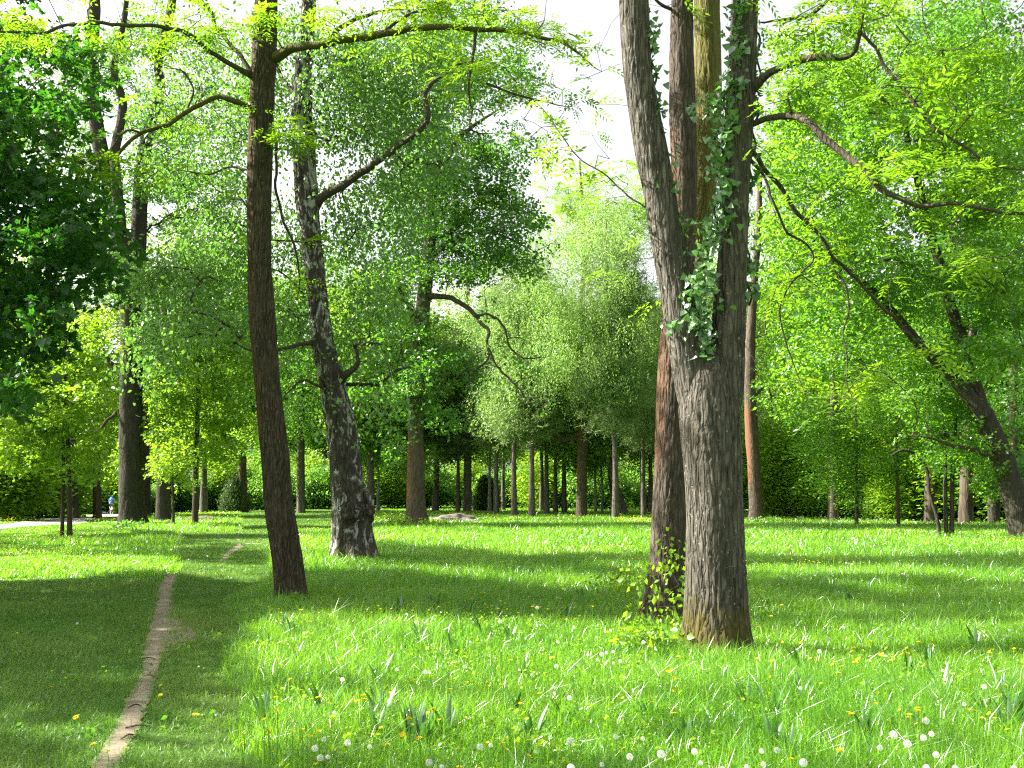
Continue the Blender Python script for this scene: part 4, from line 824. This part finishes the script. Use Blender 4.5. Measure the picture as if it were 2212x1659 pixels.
# ---------------------------------------------------------------- grass
def edgepx(py): return np.interp(py,[1240,1262,1300,1340,1400,1500,1659,1900],[585,565,505,515,470,500,520,540])
def lawnmask(px,py):
    edge=edgepx(py)
    edge=edge+28*np.sin(py*.043+px*.01)+rng.normal(size=np.shape(px))*16*np.clip((py-1200)/400,.2,1); a=(py>1255)&(px<edge); a|=(py<=1262)&(py>1150)&(px>385+10*np.sin(py*.2))&(px<582)
    a|=(py<=1150)&(px>520)&(px<800); return a
def onpath(px,py,x,y):
    def band(rows,m):
        r=np.array(rows[::-1],float); l=np.interp(py,r[:,0],r[:,1]); rr=np.interp(py,r[:,0],r[:,2]); w=np.abs(rng.normal(size=len(px)))*9*np.clip((py-1100)/450,.15,1.1)-7
        return (py>r[0,0])&(py<r[-1,0])&(px>l+m+w)&(px<rr-m+w)
    o=(band(P1,1.5)&~((px>372+8*np.sin(py))&(py>1325)&(rng.uniform(size=len(px))<.4)))|band(P2,1); o|=gravdist(x,y)<1.6
    for (a,b,rx,ry) in PATCH: o|=(((x-a)/rx)**2+((y-b)/ry)**2<rng.uniform(.1,1.2,len(x)))
    return o
def blades(name,P,h,w,tint,mats,label,cat,lean=.35):
    n=len(P); a=rng.uniform(0,2*PI,n); s=np.column_stack([np.cos(a),np.sin(a),np.zeros(n)])
    b=rng.uniform(0,2*PI,n); l=np.abs(rng.normal(size=n))*lean; d=np.column_stack([np.cos(b)*l,np.sin(b)*l,np.ones(n)])
    B=P; Mp=B+d*(h*.5)[:,None]; tip=B+np.column_stack([np.cos(b)*l*2.4,np.sin(b)*l*2.4,np.ones(n)*(1-np.minimum(l,1)*.35)])*h[:,None]
    hw=(w*.5)[:,None]*s
    V=np.stack([B-hw,B+hw,Mp+hw*.85,Mp-hw*.85,tip],1).reshape(-1,3)
    t=np.array([(0,1,2),(0,2,3),(3,2,4)]); T=(t[None]+(np.arange(n)*5)[:,None,None]).reshape(-1,3)
    o=link(name,mesh_tri(name,V,T,mats,np.repeat(tint,3))); tag(o,label,cat,kind='stuff'); return o
TRUNKS=[(*gA,.36),(*gB,.34),(*gC,.27),(*gD,.6),(*gE,.9),(*gH,.75)]
def field(bands,fn):
    out=[]
    for (y0,y1,den) in bands:
        n=int(.5*.58*2*(y1*y1-y0*y0)*den); u=rng.uniform(size=n); y=np.sqrt(y0*y0+u*(y1*y1-y0*y0)); x=rng.uniform(-.58,.58,n)*y
        px,py,w=proj(np.column_stack([x,y,np.zeros(n)])); k=fn(px,py,x,y)
        for (tx,ty,tr) in TRUNKS: k&=np.hypot(x-tx,y-ty)>tr
        out.append(np.column_stack([x[k],y[k]]))
    return np.vstack(out)
def fin(G): return np.column_stack([G,H(G[:,0],G[:,1])-.01])
def npatch(G,f,o=0.):
    return np.sin(G[:,0]*f+1.7*np.sin(G[:,1]*f*.7+o))*np.sin(G[:,1]*f*.9+1.3*np.sin(G[:,0]*f*.6+o*2))
G=field([(5.4,9,2600),(9,15,1500),(15,25,620),(25,50,190),(50,125,42)],lambda px,py,x,y:(~lawnmask(px,py))&(~onpath(px,py,x,y)))
d=np.hypot(G[:,0],G[:,1]); pt=npatch(G,1.9)*.5+npatch(G,.6,2)*.5
h=(.19+.07*pt)*rng.uniform(.55,1.35,len(G))*np.where(d>40,1.15,1); h*=np.where(rng.uniform(size=len(G))<.03,1.6,1)
px,py,_=proj(fin(G)); h*=np.where(py>1250,np.clip(.42+(px-edgepx(py)+10*np.sin(py*.21))/130,.35,1.),1.); h*=np.where((px<480)&(py>1180),.55,1)*np.where((px<285)&(py<1170),.3,1)*np.where((py<1125),.8,1)
w=.0055*np.maximum(1,d/8.5)**.93*rng.uniform(.7,1.4,len(G))
blades('meadow_grass',fin(G),h,w,np.clip(.5+.3*npatch(G,.9,5)+rng.normal(size=len(G))*.25,0,1),[LM['grass']],'tall bright green meadow grass','grass')
G=field([(5.4,9,3800),(9,15,2400),(15,30,700),(30,60,260),(60,125,70)],lambda px,py,x,y:lawnmask(px,py)&(~onpath(px,py,x,y)))
kk=rng.uniform(size=len(G))<.55+.45*np.clip(npatch(G,2.7,3.)*1.5+.6,0,1); G=G[kk]; px,py,_=proj(fin(G)); d=np.hypot(G[:,0],G[:,1]); worn=np.clip(npatch(G,1.3,1.)*.5+.5,0,1)

def edgegrass(rows,n,sg):
    q=np.array(rows[::-1],float); py=q[0,0]+(q[-1,0]-q[0,0])*rng.uniform(size=n); l=np.interp(py,q[:,0],q[:,1]); rr=np.interp(py,q[:,0],q[:,2])
    s=rng.uniform(size=n)<.5; e=np.where(s,l,rr)+np.where(s,1,-1)*(rng.normal(size=n)*sg-sg*.4)*np.clip((py-1120)/400,.12,1.2)
    blk=(px_n(e,py)<.2)&(e>368)&(py>1325)&(py<1400); return gpt(e,py)
def px_n(a,b): return np.array([noise.noise((x*.05,y*.05,0)) for x,y in zip(a,b)])
qb=np.column_stack([rng.uniform(350,440,2600),rng.uniform(1325,1400,2600)]); qb=qb[(px_n(qb[:,0],qb[:,1])>.0)|(rng.uniform(size=2600)<.25)]
G=np.vstack([G,edgegrass(P1,5500,8),edgegrass(P2,5000,9),gpt(qb[:,0],qb[:,1])]); d=np.hypot(G[:,0],G[:,1]); worn=np.clip(npatch(G,1.3,1.)*.5+.5,0,1); px,py,_=proj(fin(G))
h=(.04+.04*worn)*rng.uniform(.4,1.6,len(G)); w=.0045*np.maximum(1,d/9)**.95*rng.uniform(.7,1.3,len(G))
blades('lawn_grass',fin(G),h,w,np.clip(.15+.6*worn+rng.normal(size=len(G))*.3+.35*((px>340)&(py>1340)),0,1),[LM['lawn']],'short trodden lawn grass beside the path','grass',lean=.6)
def lowleaves(name,kind,mat,n,y0,y1,fn,zr,sc,label):
    u=rng.uniform(size=n); y=np.sqrt(y0*y0+u*(y1*y1-y0*y0)); x=rng.uniform(-.58,.58,n)*y
    px,py,_=proj(np.column_stack([x,y,np.zeros(n)])); k=fn(px,py)&(~onpath(px,py,x,y))&(npatch(np.column_stack([x,y]),1.4,2.)>-.05)
    for (tx,ty,tr) in TRUNKS: k&=np.hypot(x-tx,y-ty)>tr+.1
    G=np.column_stack([x,y])[k]; P=np.column_stack([G,H(G[:,0],G[:,1])+rng.uniform(*zr,len(G))])
    V,T,ti=scatter(kind,P,sc,tilt=.25,jit=.5); tag(link(name,mesh_tri(name,V,T,[LM[mat]],ti)),label,'ground cover',kind='stuff')
lowleaves('lawn_weeds','broad','lime',1700,5.5,16,lambda px,py:lawnmask(px,py),(.015,.04),.32,'small clover and weed leaves scattered through the short lawn')
lowleaves('meadow_herbs','broad','young',3800,5.5,17,lambda px,py:(~lawnmask(px,py))&(px>edgepx(py)+70),(.05,.16),.3,'low broad leaved herbs mixed into the tall meadow grass')
# ---------------------------------------------------------------- broad leaved tufts
def dock_proto(sd):
    r=np.random.default_rng(sd); V,T=[],[]
    for i in range(r.integers(4,8)):
        a=r.uniform(0,2*PI); L=r.uniform(.16,.30); W=r.uniform(.028,.045); out=np.array([math.cos(a),math.sin(a),0]); s=np.array([-math.sin(a),math.cos(a),0]); k=r.uniform(.15,.6); o=len(V)
        for j in range(6):
            t=j/5; c=out*(.02+k*L*t*t)+np.array([0,0,L*t*(1-.2*k*t)]); ww=W*math.sin(PI*min(.98,.12+t*.88))**.7*.5
            V+= [c-s*ww+out*ww*.35,c,c+s*ww+out*ww*.35]
        for j in range(5):
            q=o+j*3
            for e in (0,1): T+= [(q+e,q+e+1,q+e+4),(q+e,q+e+4,q+e+3)]
    return mesh_tri('leaf_blades',np.array(V),np.array(T),[LM['dock']],np.repeat(r.uniform(0,1,len(T)//2),2))
DP=[dock_proto(i) for i in range(5)]
spots=[(1104,1406),(964,1590),(827,1556),(1107,1547),(944,1323),(1257,1302),(1668,1562),(1618,1549),(1708,1650),(1868,1612),(1991,1619),(2041,1522),(2168,1532),(2195,1586),(1045,1392),(640,1440),(585,1420),(1560,1500),(870,1430),(700,1560),(1225,1310),(1300,1300),(1010,1340),(860,1340),(1730,1520),(1400,1560),(2110,1410),(1960,1460),(1480,1610),(610,1370),(560,1360),(1150,1600)]
for i in range(24): spots.append((rng.uniform(560,2200),rng.uniform(1290,1655)))
for i,(px,py) in enumerate(spots):
    if 1460<px<1640 and py<1420: continue
    g=gpt(px,py); o=link('broad_leaf_tuft',DP[i%5]); o.location=(g[0],g[1],float(H(*g))); s=rng.uniform(.8,1.2); o.scale=(s,s,s); o.rotation_euler=(0,0,rng.uniform(0,6.28))
    tag(o,'upright tuft of broad bluish green leaves in the meadow grass','plant','broad leaved tufts in the meadow')
# ---------------------------------------------------------------- flowers
def flowermat(name,a,b,trans=.3):
    return leafmat(name,a,b,a,b,trans=trans,gloss=.02)
YEL=flowermat('yellow_petal',(.70,.56,.01),(.80,.70,.02)); WHT=flowermat('seed_fluff',(.62,.62,.58),(.8,.8,.76),.5); STM=LM['grass']
def head_yellow(R,seed,npet=26):
    r=np.random.default_rng(seed); V,T=[],[]
    for ring,(rr,zz) in enumerate(((1,.0),(.72,.22),(.42,.36))):
        for i in range(npet-6*ring):
            a=2*PI*i/(npet-6*ring)+r.normal()*.05; d=np.array([math.cos(a),math.sin(a),.25+zz*.6]); leaf(V,T,np.array([0,0,zz*R*.3]),d,np.array([0,0,1.]),R*rr,R*.24,.1)
    return mesh_tri('flower_head',np.array(V),np.array(T),[YEL],r.uniform(0,1,len(T)))
def head_cup(R,seed):
    V,T=[],[]
    for i in range(5):
        a=2*PI*i/5; leaf(V,T,np.zeros(3),np.array([math.cos(a),math.sin(a),.75]),np.array([-math.cos(a)*.5,-math.sin(a)*.5,1.]),R*1.1,R*1.1,.15)
    return mesh_tri('flower_head',np.array(V),np.array(T),[YEL],np.linspace(0,1,len(T)))
def head_clock(R,seed):
    r=np.random.default_rng(seed); V,T=[],[]; n=64
    for i in range(n):
        z=1-2*(i+.5)/n; a=i*2.39996; q=math.sqrt(1-z*z); d=np.array([q*math.cos(a),q*math.sin(a),z])
        leaf(V,T,d*R*.12,d,rdir(),R*.8,R*.02,0)
        u=np.cross(d,[.3,.5,.81]); u/=np.linalg.norm(u); w_=np.cross(d,u)
        for k in range(4):
            b=k*PI/2+r.uniform(); leaf(V,T,d*R*.8,u*math.cos(b)+w_*math.sin(b)+d*.45,d,R*.34,R*.13,0)
    return mesh_tri('seed_head',np.array(V),np.array(T),[WHT],r.uniform(0,1,len(T)))
def stem_me(h,r=.0022):
    V,T=tube(spline([[0,0,-.01,r],[.006,.002,h*.5,r],[0,0,h,r*.8]],h/4),5); return mesh_tri('stem',V,T,[STM],np.full(len(T),.6))
HY=[head_yellow(.020,1),head_yellow(.023,2)]; HC=[head_cup(.015,1)]; HW=[head_clock(.020,1),head_clock(.023,2)]
ST={.2:stem_me(.2),.26:stem_me(.26),.32:stem_me(.32),.1:stem_me(.1)}
def flower(kind,x,y,hh,sc=1.):
    nm,hd,lab,cat,grp={'y':('dandelion',HY[rng.integers(2)],'yellow dandelion flower open above the meadow grass','dandelion','yellow dandelions in the grass'),
      'c':('buttercup',HC[0],'small yellow buttercup cup on a thin stem in the meadow','buttercup','buttercups in the meadow'),
      'w':('dandelion_clock',HW[rng.integers(2)],'round white dandelion seed head on its stem in the meadow','dandelion clock','white dandelion seed heads')}[kind]
    g=float(H(x,y)); root=empty(nm,(x,y,g)); root.scale=(sc,sc,sc); tag(root,lab,cat,grp)
    link('stem',ST[hh],root); o=link('seed_head' if kind=='w' else 'flower_head',hd,root); o.location=(0,0,hh); o.rotation_euler=(rng.normal()*.3,rng.normal()*.3,rng.uniform(0,6))
# individually seen clocks
cl=[(680,1600),(1037,1592),(954,1608),(1232,1580),(1233,1635),(1460,1640),(1612,1602),(1648,1604),(1678,1600),(1605,1640),(1735,1632),(1930,1585),(2000,1560),(2012,1575),(1995,1590),(2000,1640),(2063,1640),(1325,1388),(1290,1400),(1310,1395),(1300,1412),(1270,1398),(1325,1408),(1340,1412),(1205,1372),(1390,1385),(1240,1345),(920,1430),(1230,1480),(1060,1560),(858,1420),(672,1258),(1815,1305),(1790,1358),(1900,1360),(2035,1420),(2175,1362),(1770,1400),(2190,1640),(1520,1640),(1500,1590),(1560,1615),(1300,1600),(1330,1560),(1360,1600),(820,1640),(870,1650),(1150,1440),(1080,1345),(1900,1590),(1960,1600)]
for i in range(40): cl.append((rng.uniform(600,2200),rng.uniform(1180,1650)))
for i in range(12): cl.append((rng.uniform(20,480),rng.uniform(1200,1330)))
def okxy(px,py): return not((1465<px<1625 and py<1430) or (1380<px<1480 and py<1370) or (590<px<670 and py<1310))
for px,py in cl:
    if not okxy(px,py): continue
    Z=.26; g=gpt(px,py,Z+.01) if py>1300 else gpt(px,py+4); flower('w',g[0],g[1],.26,rng.uniform(.6,1.0))
cnt=0
yl=[]
cent=[(rng.uniform(560,2200),rng.uniform(1320,1640)) for _ in range(26)]+[(rng.uniform(1700,2000),rng.uniform(1370,1450)) for _ in range(8)]+[(rng.uniform(640,1400),rng.uniform(1180,1330)) for _ in range(8)]
for cxy in cent:
    for k in range(rng.integers(3,9)): yl.append((cxy[0]+rng.normal()*40,cxy[1]+rng.normal()*12))
for i in range(60): yl.append((rng.uniform(560,2200),rng.uniform(1290,1655)))
for i in range(14): yl.append((rng.uniform(10,500),rng.uniform(1260,1640)))
ny=0;nc=0
for px,py in yl:
    if not okxy(px,py) or py>1656: continue
    lawn=bool(lawnmask(np.array([px]),np.array([py]))[0])
    hh=.1 if lawn else float(rng.choice([.2,.26])); g=gpt(px,py,hh)
    if rng.uniform()<.5 or lawn:
        if ny<280: flower('y',g[0],g[1],hh,rng.uniform(.8,1.2)); ny+=1
    elif nc<290: flower('c',g[0],g[1],hh,rng.uniform(.8,1.3)); nc+=1
# countless small far flowers
def specks(name,G,z,s,mat,label):
    n=len(G); P=np.column_stack([G,H(G[:,0],G[:,1])+z]); V,T=[],[]
    a=np.array([[1,0,0],[.3,.95,0],[-.8,.6,.2],[-.8,-.6,0],[.3,-.95,.2],[0,0,.5]])
    V=(P[:,None]+a[None]*s[:,None,None]).reshape(-1,3); t=np.array([(5,0,1),(5,1,2),(5,2,3),(5,3,4),(5,4,0)])
    T=(t[None]+(np.arange(n)*6)[:,None,None]).reshape(-1,3)
    tag(link(name,mesh_tri(name,V,T,[mat],np.repeat(rng.uniform(0,1,n),5))),label,'flowers',kind='stuff')
G=field([(12,20,12),(20,34,12),(34,60,5),(60,90,1.5)],lambda px,py,x,y:(~lawnmask(px,py))&(~onpath(px,py,x,y)))
k=(npatch(G,.35,1)*.6+npatch(G,.9,3)*.4+rng.normal(size=len(G))*.25+.35*np.exp(-((G[:,1]-25)/5)**2))>.28; G=G[k]; d=np.hypot(G[:,0],G[:,1])
specks('buttercup_carpet',G,rng.uniform(.14,.24,len(G)),.015*np.maximum(1,d/20),YEL,'countless small yellow buttercups across the middle meadow')
G=field([(14,30,2.2),(30,60,1.6),(60,80,.5)],lambda px,py,x,y:(~lawnmask(px,py))&(~onpath(px,py,x,y)))
G=G[(npatch(G,.5,4)+rng.normal(size=len(G))*.4)>.3]; d=np.hypot(G[:,0],G[:,1])
specks('seed_head_carpet',G,rng.uniform(.16,.26,len(G)),.016*np.maximum(1,d/24),WHT,'countless pale seed heads across the middle and far meadow')
# fallen twigs on the dirt path
for (px,py,L,a) in ((318,1421,.16,.2),(324,1465,.2,2.5),(300,1588,.18,.1),(275,1610,.12,1.2),(345,1250,.3,.2),(290,1540,.1,.8)):
    g=gpt(px,py); z=float(H(*g))+.02; dx,dy=math.cos(a)*L/2,math.sin(a)*L/2
    V,T=tube(spline([[-dx,-dy,0,.004],[0,.02,.012,.006],[dx,dy,0,.003]],.03),6); o=link('fallen_twig',mesh_tri('fallen_twig',V,T,[BK['limb']])); o.location=(g[0],g[1],z)
    tag(o,'short dark twig lying on the trodden earth path','twig','fallen twigs on the path')
# ---------------------------------------------------------------- cyclist seen from behind on the gravel path
def skin(name,verts,edges,rad,mat,parent,sub=2,rootv=0):
    me=bpy.data.meshes.new(name); me.from_pydata(verts,edges,[]); o=link(name,me,parent)
    m=o.modifiers.new('skin','SKIN'); m.use_smooth_shade=True
    me.skin_vertices.new() if not me.skin_vertices else None
    for i,r in enumerate(rad): me.skin_vertices[0].data[i].radius=(r,r) if not isinstance(r,tuple) else r
    me.skin_vertices[0].data[rootv].use_root=True
    s=o.modifiers.new('sub','SUBSURF'); s.levels=sub; s.render_levels=sub; me.materials.append(mat); return o
Yc=92.; cp=at(240,1109,Yc); cz=float(H(cp[0],Yc))+.02
BASE=(float(cp[0]),Yc,cz); rz=math.radians(12)
SK=simple('skin_tone',(.55,.33,.24),.5); BLU=simple('blue_jacket_cloth',(.03,.16,.62),.7); CYN=simple('light_blue_cloth',(.10,.42,.75),.7); NAV=simple('navy_shorts_cloth',(.02,.03,.12),.8); HEL=simple('helmet_blue',(.05,.25,.6),.4); BLK=simple('rubber_black',(.02,.02,.02),.8); STL=simple('painted_frame_silver',(.55,.55,.58),.35,.6); WHI=simple('white_sock_cloth',(.75,.75,.75),.8); HAIR=simple('brown_hair',(.06,.035,.02),.8)
per=empty('person',BASE,rz); tag(per,'person in a blue jacket and dark shorts riding away on the gravel path','person')
# y forward
hip=(0,-.18,.93)
bv=[hip,(0,-.08,1.12),(0,.08,1.32),(0,.17,1.42),(0,.24,1.49),(0,.30,1.57),(0,.33,1.64),
    (-.19,.14,1.38),(-.26,.28,1.16),(-.25,.5,1.03),(-.24,.58,1.0),(.19,.14,1.38),(.26,.28,1.16),(.25,.5,1.03),(.24,.58,1.0),
    (-.11,-.15,.90),(-.13,.18,.80),(-.11,.02,.40),(-.11,.14,.34),(.11,-.15,.90),(.13,.24,.62),(.11,-.02,.24),(.11,.10,.18)]
be=[(0,1),(1,2),(2,3),(3,4),(4,5),(5,6),(3,7),(7,8),(8,9),(9,10),(3,11),(11,12),(12,13),(13,14),(0,15),(15,16),(16,17),(17,18),(0,19),(19,20),(20,21),(21,22)]
br_=[.14,.135,.15,.12,.055,.095,.07,.07,.05,.036,.03,.07,.05,.036,.03,.1,.075,.045,.04,.1,.075,.045,.04]
skin('body',bv,be,br_,SK,per)
skin('jacket',[(0,-.2,1.0),(0,-.08,1.14),(0,.08,1.33),(0,.16,1.42),(-.2,.14,1.38),(-.27,.25,1.2),(.2,.14,1.38),(.27,.25,1.2)],[(0,1),(1,2),(2,3),(3,4),(4,5),(3,6),(6,7)],[.16,.165,.18,.12,.095,.07,.095,.07],BLU,per)
skin('shorts',[(0,-.19,.93),(-.11,-.12,.89),(-.13,.13,.81),(.11,-.12,.89),(.13,.14,.72)],[(0,1),(1,2),(0,3),(3,4)],[.155,.12,.095,.12,.095],NAV,per)
blob('helmet',(0,.31,1.67),(.11,.14,.08),HEL,1.,per,3,.03)
for sx in (-1,1):
    zz=.34 if sx<0 else .18; blob('shoe',(.11*sx,.13 if sx<0 else .09,zz-.01),(.045,.13,.045),WHI,2.,per,3,.05)
blob('hair',(0,.29,1.61),(.093,.11,.10),HAIR,2.,per,3,.05)
bp=empty('backpack',(BASE[0],BASE[1],BASE[2]),rz); tag(bp,'light blue rucksack on the back of the riding person','backpack')
blob('bag_body',(0,-.12,1.34),(.15,.12,.2),CYN,4.,bp,3,.12); blob('top_flap',(0,-.05,1.5),(.13,.10,.06),HEL,4.,bp,3,.1)
bi=empty('bicycle',BASE,rz); tag(bi,'bicycle ridden away along the gravel path','bicycle')
import bmesh
def torus(name,c,R,r,mat,parent):
    V=[];T=[];n=32;k=8
    for i in range(n):
        a=2*PI*i/n
        for j in range(k):
            b=2*PI*j/k; V.append([c[0]+r*math.sin(b),c[1]+(R+r*math.cos(b))*math.cos(a),c[2]+(R+r*math.cos(b))*math.sin(a)])
    for i in range(n):
        for j in range(k): T.append((i*k+j,((i+1)%n)*k+j,((i+1)%n)*k+(j+1)%k,i*k+(j+1)%k))
    return link(name,mesh_tri(name,np.array(V),np.array(T),[mat]),parent)
for yy in (-.52,.52):
    wz=empty('wheel',(0,0,0)); wz.parent=bi
    torus('tyre',(0,yy,.34),.32,.022,BLK,wz); torus('rim',(0,yy,.34),.295,.012,STL,wz)
    sp=[spline([[0,yy,.34,.003],[.0,yy+.29*math.cos(a),.34+.29*math.sin(a),.003]],.3) for a in np.arange(12)*PI/6]; link('spokes',tubes_mesh('spokes',sp,[STL],4),wz)
def seg(a,b,r): return np.array([[*a,r],[*[(x+y)/2 for x,y in zip(a,b)],r],[*b,r]])
link('frame',tubes_mesh('frame',[seg((0,-.5,.34),(0,-.05,.3),.014),(seg((0,-.05,.3),(0,-.2,.82),.017)),seg((0,-.17,.74),(0,.36,.8),.017),seg((0,-.05,.3),(0,.38,.72),.018),seg((0,-.5,.34),(0,-.17,.74),.011),seg((0,.36,.88),(0,.52,.34),.015)],[STL],8),bi)
link('handlebar',tubes_mesh('handlebar',[seg((-.27,.42,1.0),(.27,.42,1.0),.014),seg((0,.36,.86),(0,.42,1.0),.014)],[BLK],8),bi)
blob('saddle',(0,-.22,.86),(.09,.14,.035),BLK,1.,bi,3,.05)
for zz,sx,yy in ((.30,-1,.1),(.14,1,.05)): link('pedal',tubes_mesh('pedal',[seg((.05*sx,yy,zz),(.16*sx,yy,zz),.016)],[BLK],6),bi)
# ---------------------------------------------------------------- light, sky, camera
w=bpy.data.worlds.new('World'); S.world=w; w.use_nodes=True; nt=w.node_tree
sk=nt.nodes.new('ShaderNodeTexSky'); sk.sky_type='NISHITA'; sk.sun_disc=False; sk.sun_elevation=SE; sk.sun_rotation=math.atan2(SUN[0],SUN[1]); sk.air_density=1.; sk.dust_density=3.5; sk.ozone_density=1.
bg=nt.nodes['Background']; bg.inputs[1].default_value=.085; hs=nt.nodes.new('ShaderNodeHueSaturation'); hs.inputs['Saturation'].default_value=.16; nt.links.new(sk.outputs[0],hs.inputs['Color']); nt.links.new(hs.outputs[0],bg.inputs[0])
ld=bpy.data.lights.new('sun','SUN'); ld.energy=5; ld.angle=math.radians(.5); ld.color=(1,.95,.87); lo=bpy.data.objects.new('sun',ld); COL.objects.link(lo)
lo.rotation_euler=Vector(SUN).to_track_quat('Z','Y').to_euler(); lo.location=(-20,10,30)
cd=bpy.data.cameras.new('camera'); cam=bpy.data.objects.new('camera',cd); COL.objects.link(cam); S.camera=cam
cd.sensor_width=36; cd.lens=36*F/2212; cd.clip_end=2000; cam.location=(0,0,CAMZ); cam.rotation_euler=(PI/2+TH,0,0)
S.view_settings.view_transform='Standard'; S.view_settings.look='None'; S.view_settings.exposure=2.12; S.view_settings.gamma=1
S.cycles.use_denoising=False; S.cycles.pixel_filter_type='BLACKMAN_HARRIS'; S.cycles.filter_width=1.25; S.cycles.sample_clamp_indirect=6
S.cycles.max_bounces=7; S.cycles.diffuse_bounces=3; S.cycles.transmission_bounces=5; S.cycles.glossy_bounces=2
